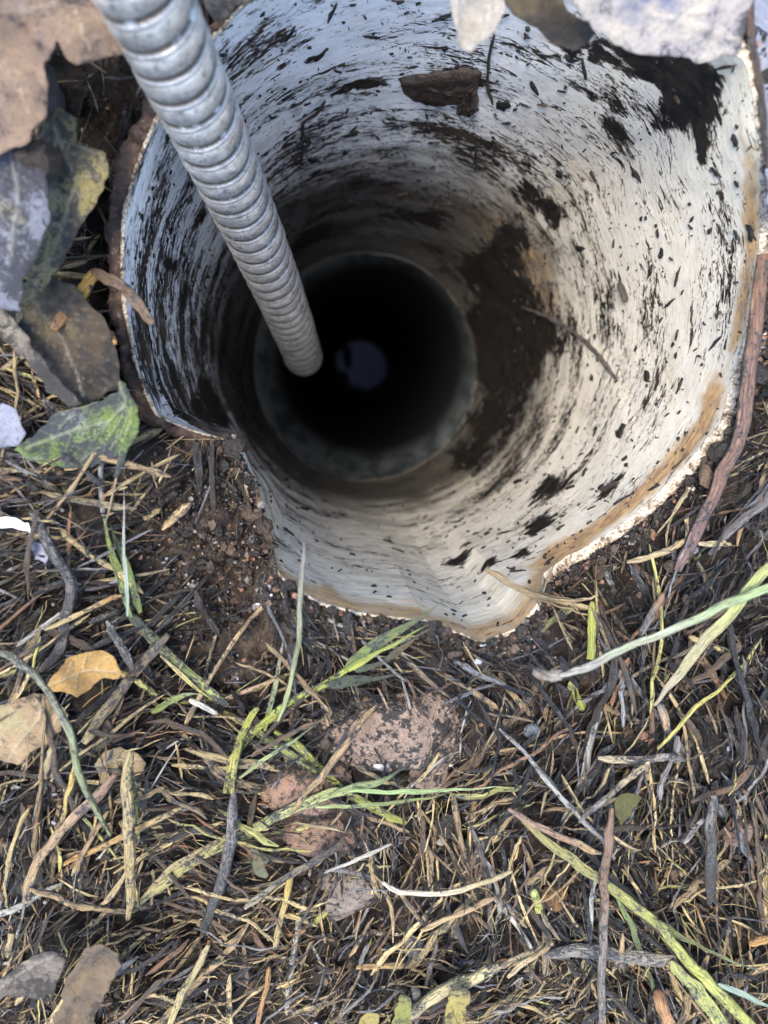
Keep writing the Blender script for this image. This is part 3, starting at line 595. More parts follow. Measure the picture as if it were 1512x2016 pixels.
    S('straw', 'bright yellow thin straw left of the pinkish tan straw', 'straw', [(145, 1508), (133, 1560), (122, 1620), (92, 1670)], 11, (.52, .42, .12), STR, .008)
    S('straw', 'thin yellow straw at the left edge of the litter', 'straw', [(55, 1590), (30, 1650), (10, 1745)], 9, (.46, .36, .16), STR, .010)
    S('straw', 'tan orange straw crossing the upright tan stem', 'straw', [(125, 1702), (190, 1672), (240, 1650), (300, 1620), (360, 1588)], 14, ORG, STR, .008)
    S('straw', 'thick pale yellow straw leaning left of centre low in the litter', 'straw', [(412, 1860), (385, 1915), (355, 1965), (330, 2030)], 17, (.40, .34, .18), (.48, .40, .18), .010)
    S('twig', 'dark grey peeling twig upright left of the reddish lump', 'twig', [(462, 1560), (455, 1640), (440, 1720), (412, 1800), (398, 1838)], 25, GRY, DBR, .008, mat=M_FM)
    S('straw', 'yellow straw standing left of the grey brown stone', 'straw', [(578, 1705), (565, 1760), (550, 1820), (540, 1870)], 15, (.46, .35, .10), STR, .009)
    S('straw', 'orange straw slanting down to the bottom edge', 'straw', [(532, 1905), (520, 1960), (505, 2025)], 12, ORG, (.36, .2, .08), .009)
    S('root', 'white root curving into a tan straw right of the stones', 'root', [(752, 1738), (790, 1756), (840, 1760), (900, 1755), (960, 1735), (1010, 1715)], 13, (.78, .74, .62), (.34, .27, .12), .010, mat=M_FC)
    S('straw', 'light tan straw slanting up right under the white root', 'straw', [(828, 1832), (880, 1808), (930, 1788), (975, 1768)], 14, STR, PINK, .008, mat=M_FC)
    S('straw', 'brown straw slanting down right from the white root', 'straw', [(788, 1758), (812, 1790), (835, 1820)], 13, TAN, BRN, .007)
    S('straw', 'pinkish brown straw laid along the big bottom right shoot', 'straw', [(1000, 1592), (1070, 1632), (1130, 1660), (1185, 1680)], 16, PINK, TAN, .013)
    S('twig', 'long upright grey brown stalk crossing the big bottom right shoot', 'twig', [(1206, 1590), (1197, 1660), (1190, 1740), (1188, 1820), (1186, 1920), (1182, 2030)], 20, (.24, .14, .08), GRY, .018)
    S('straw', 'tan straw leaning up right to the small olive leaf', 'straw', [(1140, 1618), (1185, 1575), (1230, 1540), (1280, 1502)], 14, GRY, (.55, .45, .25), .012)
    S('twig', 'thick mouldy grey stem lying across the lower right litter', 'stem', [(1075, 1880), (1130, 1868), (1200, 1876), (1262, 1884), (1330, 1890)], 32, GRY, (.30, .27, .2), .007, mat=M_FM)
    b = gpt(800, 1995, .006); r = empty('pale_stem', b.tolist()); tag(r, 'thick pale yellow stem rising to the right along the bottom edge', 'stem')
    stem('stalk', 0, 0, [(795, 2003), (850, 1968), (920, 1930), (985, 1900)], 30, (.50, .45, .26), (.48, .42, .22), .012, parent=r, mat=M_F)
    stem('tip', 0, 0, [(980, 1902), (1030, 1885), (1088, 1855)], 15, (.38, .30, .2), (.5, .4, .24), .014, parent=r)
    S('straw', 'pale tan straw at the left end of the mouldy grey stem', 'straw', [(1000, 1925), (1045, 1888), (1088, 1858)], 13, (.5, .4, .24), TAN, .016)
    S('twig', 'long thin grey straw slanting down right in the lower right litter', 'straw', [(1050, 1500), (1095, 1560), (1140, 1608), (1180, 1650), (1212, 1690)], 11, LG, GRY, .011)
    S('twig', 'thin grey straw beside the small blue grey chip', 'straw', [(985, 1435), (1030, 1480), (1075, 1530), (1120, 1590)], 9, GRY, LG, .009)
    S('twig', 'knobbly upright grey twig near the right edge', 'twig', [(1405, 1565), (1398, 1630), (1400, 1700), (1395, 1780)], 24, GRY, DBR, .014, mat=M_FM)
    S('straw', 'short pale straw left of the knobbly grey twig', 'straw', [(1345, 1660), (1365, 1635), (1388, 1612)], 12, LG, GRY, .012)
    S('straw', 'pale straw pointing left to right just under the pipe at right', 'straw', [(1235, 1107), (1280, 1096), (1320, 1080), (1350, 1062)], 13, (.48, .40, .26), TAN, .008)
    S('straw', 'short pale straw lying beside the brown purple twig', 'straw', [(1375, 1070), (1405, 1070), (1440, 1073)], 12, (.55, .46, .3), STR, .008)
    S('straw', 'reddish brown straw under the brown purple twig', 'straw', [(1305, 1168), (1288, 1205), (1262, 1250)], 15, (.34, .22, .14), GRY, .008)
    S('straw', 'flat pale straw lying level in the litter at right', 'straw', [(1178, 1492), (1240, 1497), (1310, 1490), (1345, 1496)], 16, (.50, .42, .28), GRY, .009)
    S('straw', 'orange pointed straw tip below the raised stalk pair', 'straw', [(1300, 1385), (1308, 1410), (1312, 1445)], 17, GRY, (.5, .33, .18), .010, tipB=.1)
    S('straw', 'orange striped straw at the right edge near the bottom', 'straw', [(1475, 1860), (1500, 1852), (1530, 1848)], 20, (.45, .26, .08), ORG, .010)
    S('straw', 'reddish striped straw at the bottom edge right of the upright stalk', 'straw', [(1290, 1950), (1305, 1985), (1320, 2030)], 28, (.36, .17, .08), (.5, .3, .14), .010)
    S('straw', 'small yellow green bud stub in the hollow right of centre', 'straw', [(1052, 1752), (1058, 1780), (1062, 1800)], 19, (.45, .50, .18), (.34, .36, .1), .007, mat=M_FC)
    S('straw', 'tan straw lying level above the pale yellow stem', 'straw', [(700, 1905), (770, 1902), (830, 1898)], 13, ORG, STR, .006)
    S('straw', 'grey straw pointing to the pinkish stone from the lower left', 'straw', [(480, 1790), (540, 1745), (610, 1700), (680, 1655)], 15, (.32, .28, .2), DBR, .012, mat=M_FM)
    S('straw', 'pale straw lying over the grey brown stone', 'straw', [(640, 1718), (690, 1698), (735, 1680), (770, 1662)], 8, LG, (.5, .46, .38), .014, mat=M_FC)
    S('straw', 'tan straw slanting across left of the yellow straw by the stone', 'straw', [(560, 1800), (590, 1808), (625, 1822)], 12, (.46, .34, .14), STR, .008)
    S('straw', 'light straw running left to right under the bare clay patch', 'straw', [(430, 1385), (480, 1362), (520, 1345), (555, 1328)], 9, PINK, TAN, .006)
    S('straw', 'orange straw crossing left of the green shoot by the clay patch', 'straw', [(90, 1240), (150, 1212), (205, 1185), (240, 1172)], 10, STR, ORG, .009)
    S('straw', 'pale grey straw left of the golden leaf tip', 'straw', [(235, 1320), (272, 1345), (310, 1372)], 13, STR, YG, .006)
    # root hairs and twigs on the pipe wall
    S('root', 'dark root hair dangling on the upper wall of the pipe', 'root', [(637, 190), (620, 215), (594, 235), (594, 260), (606, 275), (592, 290), (588, 320)], 6, DBR, DBR, .0012, onwall=True, jit=.0002)
    S('root', 'thin grey brown twig stuck to the right wall of the pipe', 'twig', [(1035, 605), (1080, 622), (1130, 650), (1180, 695), (1220, 750)], 8, (.07, .05, .04), (.13, .12, .11), .001, onwall=True)
    S('root', 'fine dark vertical root near the top of the pipe wall', 'root', [(975, 60), (964, 110), (962, 160), (972, 200)], 6, DBR, DBR, .001, onwall=True, jit=.0002)
    S('bark_flake', 'small dark bark splinter on the right wall of the pipe', 'bark flake', [(1224, 555), (1232, 575), (1238, 592)], 13, DBR, BRN, .001, onwall=True, flat=.4)
    S('bark_flake', 'dark bark splinter low on the pipe wall above the rust band', 'bark flake', [(1185, 970), (1200, 962), (1222, 952)], 11, DBR, DBR, .001, onwall=True, flat=.4)
plants()

# ------------------------------------------------------------------ leaves
def inside_poly(x, y, P):
    r = np.zeros(len(x), bool); n = len(P)
    for i in range(n):
        x1, y1 = P[i]; x2, y2 = P[(i + 1) % n]
        c = ((y1 > y) != (y2 > y)) & (x < (x2 - x1) * (y - y1) / (y2 - y1 + 1e-15) + x1); r ^= c
    return r
def segd(x, y, a_, b_):
    a_ = np.array(a_); b_ = np.array(b_); d = b_ - a_; t = np.clip(((x - a_[0]) * d[0] + (y - a_[1]) * d[1]) / (d @ d + 1e-15), 0, 1)
    return np.hypot(x - a_[0] - t * d[0], y - a_[1] - t * d[1])
def leaf(name, label, cat, pts, z0, mat, gx=0, gy=0, curl=.002, crump=.002, veins=(), vw=.00017, step=.0006, cscale=120, wall=None, group=None, thick=.00025, holes=()):
    """pts: outline in photo pixels; z0 height (m); gx, gy tilt (m per 100 px); veins: pixel polylines"""
    _seed[0] += 1; sd_ = _seed[0]; pts = np.array(pts, float); c0 = pts.mean(0)
    hz = lambda p: z0 + gx * (p[0] - c0[0]) / 100 + gy * (p[1] - c0[1]) / 100
    W = lambda p: un(p[0], p[1], hz(p))
    P = np.array([W(p) for p in pts]); P2 = np.r_[P, P[:1]]
    out = []
    for i in range(len(P)):
        n = max(1, int(np.linalg.norm(P2[i + 1] - P2[i]) / step)); 
        for k in range(n): out.append(P2[i] + (P2[i + 1] - P2[i]) * k / n)
    out = np.array(out); s = np.arange(len(out)) * .35
    out[:, 0] += (vn(s, 0 * s + sd_, 1) - .5) * step * 1.9 + (vn(s * .2, 0 * s + sd_, 3) - .5) * step * 2; out[:, 1] += (vn(s + 50, 0 * s + sd_, 2) - .5) * step * 1.9
    A = np.c_[P[:, :2], np.ones(len(P))]; pl = np.linalg.lstsq(A, P[:, 2], rcond=None)[0]
    lo, hi = out[:, :2].min(0), out[:, :2].max(0)
    gxx, gyy = np.meshgrid(np.arange(lo[0], hi[0], step), np.arange(lo[1], hi[1], step)); g = np.c_[gxx.ravel(), gyy.ravel()]
    g += (np.random.default_rng(sd_).random(g.shape) - .5) * step * .5
    ok = inside_poly(g[:, 0], g[:, 1], out[:, :2]); dmin = np.full(len(g), 1.0)
    for i in range(0, len(out)): dmin = np.minimum(dmin, np.hypot(g[:, 0] - out[i, 0], g[:, 1] - out[i, 1]))
    g = g[ok & (dmin > step * .6)]
    n0 = len(out); allp = [Vector(p) for p in out[:, :2].tolist()] + [Vector(p) for p in g.tolist()]
    v2, _e, f2, *_r = delaunay_2d_cdt(allp, [(i, (i + 1) % n0) for i in range(n0)], [], 1, 1e-7)
    v = np.array([tuple(p) for p in v2]); tri = np.array([f for f in f2 if len(f) == 3])
    x, y = v.T; cen = v.mean(0); ext = max(hi - lo) / 2
    rad = np.hypot(x - cen[0], y - cen[1]) / ext
    z = pl[0] * x + pl[1] * y + pl[2] + curl * (rad ** 2 - .4) + (fbm(x * cscale + sd_, y * cscale, 2, 4) - .5) * 2 * crump + (fbm(x * cscale * 5 + sd_, y * cscale * 5, 4, 2) - .5) * crump * .35
    vein = np.zeros(len(v))
    for pv in veins:
        wv = vw * (1.8 if pv is veins[0] else 1); Pv = [W(p)[:2] for p in pv]
        if pv is veins[0] and cat == 'leaf':
            Q_ = catmull(np.array([[*q_, 0] for q_ in Pv]), 40)[:, :2]; tot_ = np.linalg.norm(np.diff(Q_, axis=0), axis=1).sum(); m_ = int(tot_ / .0034) + 2
            for i_ in range(1, m_):
                k_ = int(i_ / m_ * 38); t_ = Q_[k_ + 1] - Q_[k_]; t_ /= np.linalg.norm(t_) + 1e-12; n_ = np.array([-t_[1], t_[0]])
                for sg in (-1, 1):
                    p_ = Q_[k_]; dr = t_ * .75 + n_ * sg
                    for st_ in range(7):
                        dr = dr + t_ * .10 + n_ * (vn(i_ * 3.1 + st_, sg * 7 + sd_, 2) - .5) * .5; q2 = p_ + dr / np.linalg.norm(dr) * .0022
                        vein = np.maximum(vein, (.55 - .05 * st_) * np.exp(-(segd(x, y, p_, q2) / (vw * .7)) ** 2)); p_ = q2
        for i in range(len(Pv) - 1): vein = np.maximum(vein, np.exp(-(segd(x, y, Pv[i], Pv[i + 1]) / wv) ** 2))
    z = z + vein * .0004
    if wall: pass
    base = np.array([cen[0], cen[1], z.min()])
    V = np.c_[v, z] - base; nv = len(V)
    Vb = V.copy(); Vb[:, 2] -= thick
    # boundary ring
    e_ = {}
    for t in tri:
        for a_, b_ in ((t[0], t[1]), (t[1], t[2]), (t[2], t[0])): e_[(a_, b_)] = 1
    side = []
    for (a_, b_) in e_:
        if (b_, a_) not in e_: side += [(b_, a_, a_ + nv), (b_, a_ + nv, b_ + nv)]
    F_ = np.r_[tri, tri[:, ::-1] + nv, np.array(side)]
    o = obj(name, mesh_np(name, np.r_[V, Vb], F_, attrs={'vein': np.r_[vein, vein * 0]}), mat, None, base.tolist())
    tag(o, label, cat, group); return o
L_TAN = mat_leaf('leaf_tan', (.31, .215, .145), (.19, .135, .11), (.035, .028, .026), .5, (.20, .175, .18))
L_LIL = mat_leaf('leaf_lilac', (.17, .18, .23), (.11, .12, .15), (.03, .03, .04), .78, (.20, .19, .12))
L_OLV = mat_leaf('leaf_olive', (.24, .20, .075), (.16, .14, .08), (.03, .03, .03), .75, (.20, .20, .20))
L_DRK = mat_leaf('leaf_dark', (.075, .055, .034), (.035, .03, .025), (.015, .015, .016), .45, (.14, .11, .06), .35)
L_GRN = mat_leaf('leaf_green', (.13, .19, .035), (.085, .12, .045), (.03, .033, .042), .80, (.20, .21, .25))
L_GLD = mat_leaf('leaf_gold', (.40, .25, .075), (.27, .155, .05), (.07, .04, .02), .3)
L_BUF = mat_leaf('leaf_buff', (.36, .26, .14), (.24, .165, .10), (.05, .04, .03), .5, (.30, .26, .14))
L_WHT = mat_leaf('leaf_white', (.52, .47, .40), (.34, .32, .33), (.05, .05, .07), .45, (.17, .19, .29))
L_BLU = mat_leaf('leaf_blue', (.24, .26, .35), (.28, .30, .37), (.05, .05, .07), .45, (.36, .37, .42))
L_YEL = mat_leaf('leaf_yellow', (.32, .27, .075), (.25, .21, .08), (.04, .035, .025), .65)
L_GRB = mat_leaf('leaf_greybrown', (.15, .13, .11), (.09, .075, .062), (.03, .027, .025), .72, (.30, .27, .20))

def leaves():
    leaf('dead_leaf', 'large crinkled tan dead leaf in the top left corner beside the hose', 'leaf',
         [(-60, 300), (0, 287), (28, 283), (55, 270), (78, 235), (80, 205), (100, 172), (94, 128), (118, 112), (120, 88), (128, 95), (140, 115), (155, 126), (190, 118), (240, 104), (250, 60), (215, 0), (200, -60), (-60, -60)],
         .024, L_TAN, gx=-.002, curl=-.003, crump=.0065, veins=[[(-20, 60), (60, 30), (150, 10)], [(0, 100), (40, 180), (60, 230)], [(150, 10), (170, 60), (185, 110)]], cscale=55)
    leaf('dead_leaf', 'grey lilac leaf lying under the tan leaf at the left edge', 'leaf',
         [(-40, 280), (10, 282), (70, 300), (92, 345), (95, 420), (80, 470), (55, 530), (30, 612), (-40, 600)], .019, L_LIL, curl=-.001, crump=.002, veins=[[(20, 290), (40, 400), (20, 520)]])
    leaf('dead_leaf', 'mottled olive yellow leaf standing between the grey leaf and the rim', 'leaf',
         [(85, 240), (118, 215), (145, 232), (150, 280), (208, 300), (215, 345), (195, 400), (170, 430), (140, 470), (95, 560), (60, 600), (45, 640), (40, 580), (75, 480), (95, 420), (92, 340), (70, 300)],
         .010, L_OLV, crump=.002, veins=[[(110, 250), (150, 360), (110, 480), (60, 590)], [(130, 350), (205, 345)], [(100, 440), (160, 430)]])
    leaf('dead_leaf', 'dark wet brown leaf sagging below the bent twig', 'leaf',
         [(48, 575), (90, 540), (150, 560), (200, 620), (232, 700), (235, 760), (190, 790), (150, 790), (110, 740), (60, 700), (0, 610), (20, 610)],
         .004, L_DRK, crump=.003, curl=.003, veins=[[(60, 580), (120, 660), (170, 780)]])
    leaf('dead_leaf', 'long brown leaf edge running from the left edge under the dark leaf', 'leaf',
         [(-30, 590), (10, 600), (60, 670), (110, 740), (170, 792), (150, 800), (95, 770), (40, 700), (-30, 640)], .009, L_GRB, crump=.002, veins=[])
    leaf('green_leaf', 'green leaf with pale veins and grey lilac half below the left rim', 'leaf',
         [(35, 885), (60, 860), (110, 815), (160, 800), (205, 785), (232, 770), (238, 745), (252, 752), (262, 782), (278, 800), (270, 850), (248, 885), (238, 930), (225, 940), (228, 895), (195, 915), (150, 922), (95, 915), (50, 900)],
         .010, L_GRN, curl=.002, crump=.0014, veins=[[(238, 750), (252, 790), (215, 830), (150, 845), (60, 880)], [(252, 795), (225, 820), (200, 850)], [(250, 800), (232, 835), (195, 880), (160, 905)], [(256, 800), (245, 840), (215, 885)],
            [(262, 802), (258, 830), (240, 870)], [(200, 830), (180, 860), (155, 872)], [(150, 815), (130, 830), (118, 845)], [(110, 815), (170, 798), (232, 770)]], step=.00045, vw=.00018)
    leaf('leaf_fragment', 'small frosty blue grey leaf scrap left of the green leaf', 'leaf',
         [(-30, 830), (10, 790), (45, 810), (58, 850), (40, 880), (0, 882), (-30, 870)], .009, L_BLU, crump=.003)
    leaf('leaf_fragment', 'white torn paper like scrap at the left edge of the litter', 'scrap',
         [(-20, 1020), (25, 1022), (45, 1030), (58, 1028), (70, 1050), (45, 1045), (20, 1042), (-20, 1045)], .010, mat_simple('white_scrap', (.8, .8, .8), (.6, .62, .66), 300), crump=.0015)
    leaf('leaf_fragment', 'small dark blue grey scrap beside the white torn scrap', 'scrap',
         [(62, 1062), (85, 1075), (98, 1095), (92, 1105), (66, 1098)], .009, mat_simple('blue_scrap', (.12, .13, .17), (.2, .21, .26), 300), crump=.001)
    leaf('golden_leaf', 'small golden yellow leaf on the litter at left', 'leaf',
         [(95, 1350), (108, 1325), (130, 1300), (165, 1285), (205, 1277), (228, 1288), (235, 1305), (248, 1322), (232, 1334), (200, 1338), (178, 1358), (158, 1372), (135, 1362), (115, 1357)],
         .011, L_GLD, curl=.002, crump=.0016, veins=[[(100, 1345), (160, 1325), (235, 1318)], [(160, 1325), (170, 1290)], [(180, 1322), (215, 1292)], [(150, 1330), (150, 1355)], [(190, 1320), (205, 1332)], [(130, 1335), (140, 1305)]], step=.00045)
    leaf('dead_leaf', 'large buff leaf at the left edge under the grey green stalk', 'leaf',
         [(-30, 1400), (15, 1385), (62, 1370), (85, 1378), (120, 1400), (128, 1430), (100, 1455), (60, 1480), (30, 1505), (-30, 1515)],
         .012, L_BUF, curl=-.002, crump=.0016, veins=[[(70, 1372), (80, 1410), (40, 1460), (10, 1505)], [(80, 1410), (120, 1410)], [(30, 1395), (0, 1430)]])
    leaf('dead_leaf', 'small tan leaf under the upright tan stem', 'leaf',
         [(186, 1500), (205, 1478), (240, 1468), (275, 1482), (290, 1500), (278, 1530), (284, 1575), (262, 1545), (240, 1525), (205, 1535)], .009, L_BUF, crump=.0016, veins=[[(190, 1500), (280, 1495)]])
    leaf('dead_leaf', 'grey curled leaf in the bottom left corner', 'leaf',
         [(-20, 1945), (20, 1915), (62, 1885), (105, 1868), (128, 1880), (118, 1915), (100, 1958), (60, 1968), (20, 1955), (-20, 1960)], .020, L_GRB, crump=.001, curl=.002, veins=[[(0, 1945), (110, 1880)]])
    leaf('dead_leaf', 'blurred brown bract rising beside the grey curled leaf', 'leaf',
         [(115, 1990), (130, 1930), (165, 1870), (200, 1840), (232, 1870), (240, 1900), (215, 1940), (190, 1985), (180, 2040), (100, 2040)], .024, mat_leaf('leaf_bract', (.17, .12, .07), (.10, .075, .05), (.03, .025, .02), .5), crump=.002, curl=.003)
    leaf('dead_leaf', 'yellow leaf tip cut by the bottom edge at centre', 'leaf', [(690, 2040), (712, 2005), (735, 1990), (752, 1984), (745, 2015), (735, 2040)], .014, L_YEL, crump=.001)
    leaf('dead_leaf', 'upright yellow green leaf strip under the thick pale stem', 'leaf', [(770, 2040), (778, 1985), (792, 1948), (806, 1955), (812, 1990), (812, 2040)], .013, mat_leaf('leaf_yg', (.22, .23, .05), (.17, .17, .05), (.035, .035, .025), .6), crump=.001)
    leaf('dead_leaf', 'blotched yellow leaf under the right end of the thick pale stem', 'leaf', [(865, 2040), (878, 1985), (893, 1945), (918, 1938), (930, 1948), (925, 1985), (915, 2040)], .013, L_YEL, crump=.0015)
    leaf('dead_leaf', 'small dark olive leaf hollow right of centre', 'leaf', [(1208, 1600), (1215, 1572), (1240, 1558), (1262, 1560), (1256, 1590), (1235, 1606), (1220, 1612)], .009, mat_leaf('leaf_darkolive', (.10, .10, .03), (.07, .07, .03), (.02, .02, .02), .3), crump=.001)
    leaf('dead_leaf', 'narrow olive leaf tip left of the grey brown stone', 'leaf', [(492, 1672), (500, 1660), (515, 1690), (530, 1720), (524, 1728), (505, 1720)], .009, mat_leaf('leaf_tip', (.15, .15, .08), (.10, .11, .07), (.02, .02, .02), .3), crump=.0007)
    leaf('dead_leaf', 'bleached cream leaf with blue grey blotches hanging over the top right rim', 'leaf',
         [(1075, -60), (1100, 0), (1130, 20), (1165, 52), (1205, 85), (1250, 100), (1300, 108), (1350, 118), (1400, 118), (1445, 110), (1468, 95), (1475, 30), (1480, -60)],
         .024, L_WHT, gy=-.003, curl=.002, crump=.0022, veins=[[(1180, -40), (1300, 30), (1460, 80)], [(1300, 30), (1420, 20)]], cscale=60)
    leaf('dead_leaf', 'pale blue grey leaf outside the right rim in the top right corner', 'leaf',
         [(1484, -60), (1488, 60), (1498, 150), (1506, 240), (1512, 330), (1512, 420), (1560, 420), (1560, -60)], .012, L_BLU, crump=.0015)
    leaf('leaf_roll', 'rolled pale fibrous leaf strip hanging from the top edge into the pipe', 'leaf',
         [(880, -60), (885, 0), (890, 60), (893, 98), (902, 112), (916, 112), (938, 92), (968, 68), (985, 30), (992, -60)], .022, mat_leaf('leaf_fibrous', (.50, .47, .42), (.34, .31, .27), (.07, .06, .05), .25), curl=.004, crump=.003, gy=-.002, veins=[[(895, 100), (900, 0), (895, -60)], [(950, 80), (965, 0)]])
    leaf('dead_leaf', 'brown leaf litter edge lying on the rim at the top centre', 'leaf',
         [(400, -60), (408, 0), (425, 40), (452, 32), (470, 12), (500, 5), (540, -10), (600, -60)], .010, L_GRB, crump=.002)
    leaf('dead_leaf', 'dark crumbling leaf edge between the rolled strip and the bleached leaf', 'leaf',
         [(985, -60), (990, 5), (1010, 30), (1045, 50), (1075, 75), (1120, 110), (1150, 95), (1165, 60), (1120, 10), (1080, -60)], .016, L_DRK, crump=.003)
    leaf('paint_flake', 'white flake lying against the foot of the pipe rim', 'flake',
         [(905, 1252), (940, 1245), (968, 1256), (985, 1252), (972, 1285), (975, 1312), (955, 1300), (935, 1285)], .002, mat_simple('white_flake', (.78, .78, .76), (.55, .55, .52), 300, .6, (.12, .1, .09), thr=.62), crump=.0008)
    leaf('leaf_fragment', 'tiny yellow green leaf scrap beside the white flake', 'leaf', [(982, 1300), (1000, 1286), (1022, 1270), (1030, 1278), (1018, 1300), (1000, 1316)], .004, mat_leaf('leaf_scrap', (.40, .40, .18), (.30, .30, .16), (.06, .05, .04), .2), crump=.0007)
leaves()

# ------------------------------------------------------------------ stones, lumps, flakes
def ico(sub):
    import bmesh
    bm = bmesh.new(); bmesh.ops.create_icosphere(bm, subdivisions=sub, radius=1); V = np.array([v.co[:] for v in bm.verts]); T = np.array([[v.index for v in f.verts] for f in bm.faces]); bm.free(); return V, T
def lump(name, label, cat, px, py, rx, ry, hz, mat, rot=0, rough=.25, sink=.35, facet=.0, sub=5, z=None, group=None):
    """rx, ry in photo pixels; hz half height (m)"""
    _seed[0] += 1; k = _seed[0]; V, T = ico(sub); c = gpt(px, py, 0)
    a_, b_ = rx * .00012, ry * .00012
    n = V / np.linalg.norm(V, axis=1)[:, None]
    r_ = np.random.default_rng(k); s = np.ones(len(V))
    for _ in range(14 if facet else 0):      # broken faces
        d = r_.normal(size=3); d /= np.linalg.norm(d); s = np.minimum(s, (1 - facet * r_.random()) / np.maximum(n @ d, .3))
    nn = fbm(n[:, 0] * 1.7 + k, n[:, 1] * 1.7 + n[:, 2] * 1.3, 1, 4) - .5; n2 = fbm(n[:, 0] * 8 + k, n[:, 1] * 8 + n[:, 2] * 5, 3, 3) - .5
    V = n * (s + rough * nn * 2 + rough * .3 * n2)[:, None] * np.array([a_, b_, hz])
    cr, sr = math.cos(rot), math.sin(rot); V = np.c_[V[:, 0] * cr - V[:, 1] * sr, V[:, 0] * sr + V[:, 1] * cr, V[:, 2]]
    c = c + np.array([0, 0, hz * (1 - 2 * sink)])
    if z is not None: c[2] = z
    return tag(obj(name, mesh_np(name, V, T), mat, None, c.tolist()), label, cat, group)
def stones():
    pk = mat_simple('pink_stone', (.17, .12, .09), (.31, .23, .18), 150, .38, (.03, .026, .024), .004, thr=.485)
    rd = mat_simple('red_clay', (.25, .155, .11), (.15, .098, .07), 170, .45, (.035, .027, .024), .003, thr=.50)
    gb = mat_simple('grey_stone', (.20, .165, .14), (.12, .10, .088), 170, .45, (.03, .026, .024), .0025, thr=.51)
    wh = mat_simple('quartz', (.26, .27, .31), (.42, .42, .43), 240, .4, (.08, .065, .055), .0012, thr=.54)
    lump('stone', 'large flat pinkish stone half buried under the pipe rim', 'stone', 768, 1440, 176, 96, .0066, pk, -.05, .24, .6, .26)
    lump('stone', 'pale white grey stone lying on the large pinkish stone', 'stone', 772, 1478, 70, 34, .0045, wh, .1, .25, .1, .2, 4, z=.0045)
    lump('stone', 'tan fragment at the lower right of the large pinkish stone', 'stone', 845, 1505, 52, 42, .0042, pk, .6, .2, .2, .3, 4)
    lump('clay_lump', 'reddish clay lump above the long pale green shoot', 'clay lump', 600, 1548, 100, 60, .0064, rd, .1, .28, .5, .06)
    lump('clay_lump', 'reddish clay lump below the long pale green shoot', 'clay lump', 632, 1630, 98, 54, .0064, rd, .0, .28, .5, .06)
    lump('stone', 'smooth grey brown stone low in the litter', 'stone', 700, 1735, 112, 62, .0058, gb, .75, .2, .5, .2)
    lump('stone', 'small grey pebble left of the smooth grey brown stone', 'stone', 645, 1722, 24, 22, .003, gb, .3, .2, .2, .2, 4)
    lump('stone', 'dark rounded pebble below the white root', 'stone', 812, 1850, 28, 26, .0025, mat_simple('dark_pebble', (.05, .05, .048), (.10, .10, .095), 200, .4, (.02, .018, .016), .002, thr=.52), .3, .15, .2, .15, 4)
    lump('stone', 'speckled pinkish pebble near the right edge', 'stone', 1445, 1622, 36, 28, .0030, mat_simple('speckled', (.15, .095, .075), (.26, .19, .165), 350, .5, (.035, .028, .024), .002, thr=.52), .5, .2, .0, .2, 4)
    lump('stone', 'small blue grey chip right of the pinkish stone', 'stone', 1040, 1422, 17, 17, .002, mat_simple('bluechip', (.10, .11, .13), (.17, .185, .21), 300, .5, (.03, .028, .026), .002, thr=.53), .3, .15, -.6, .3, 4)
    lump('seed_pod', 'fuzzy orange brown seed pod in the hollow right of centre', 'seed pod', 1085, 1752, 30, 32, .0028, mat_simple('pod', (.20, .10, .035), (.10, .05, .025), 500, .8, (.03, .02, .015), bump=.003, thr=.53, stretch=(1, .2, 1)), .2, .2, 0, 0, 4)
    lump('stone', 'tiny white pebble lying above the thick pale stem', 'stone', 815, 1915, 12, 17, .0016, mat_simple('white_pebble', (.34, .32, .27), (.16, .145, .12), 500, .5, (.05, .04, .035), .002, thr=.56), .3, .25, -1.6, .3, 3)
    lump('stone', 'small pale pebble right of the grey brown stone', 'stone', 866, 1632, 12, 9, .0012, mat_simple('pale_pebble', (.32, .28, .24), (.16, .14, .12), 500, .5, (.05, .04, .035), .002, thr=.56), .3, .25, -1.6, .3, 3)
    lump('soil_clod', 'black crumbly clod hanging at the foot of the olive leaf', 'soil clod', 185, 385, 28, 32, .006, mat_simple('clod', (.03, .022, .02), (.05, .04, .035), 400, .4, bump=.002), 0, .4, 0, 0, 4, z=.016)
    lump('soil_clod', 'dark fibrous clod in the hollow left of the hose', 'soil clod', 165, 240, 22, 50, .006, mat_simple('clod_fibrous', (.02, .018, .02), (.06, .055, .06), 400, .5, bump=.002, stretch=(1, .25, 1)), .1, .4, 0, 0, 4, z=.010)
    # dark bark flakes stuck on the wall
    bk = mat_simple('wet_bark', (.022, .017, .014), (.05, .034, .026), 260, .3, (.45, .42, .4), .0012, thr=.70)
    for lab, q in (('dark wet bark shard stuck to the upper pipe wall', [(785, 150), (850, 138), (905, 132), (945, 136), (945, 160), (935, 190), (900, 200), (845, 200), (810, 192), (792, 172)]),
                   ('short dark bark finger hanging at the right end of the bark shard', [(918, 165), (938, 165), (940, 215), (928, 222), (905, 218), (905, 200)])):
        V = []; c = on_wall(*np.mean(q, axis=0))
        def pt(x, y, o_): p = on_wall(x, y); c0, c1, _ = pc(p[2]); v = np.array([c0 - p[0], c1 - p[1], 0]); return p + v / np.linalg.norm(v) * o_
        m = len(q); rings = []; cq = np.mean(q, axis=0); q = np.array(catmull(np.r_[q, q[:1]], 60))[:-1]; m = len(q)
        q = q + np.c_[vn(np.arange(m) * .7, np.zeros(m), 1) - .5, vn(np.arange(m) * .7, np.zeros(m) + 5, 2) - .5] * 9
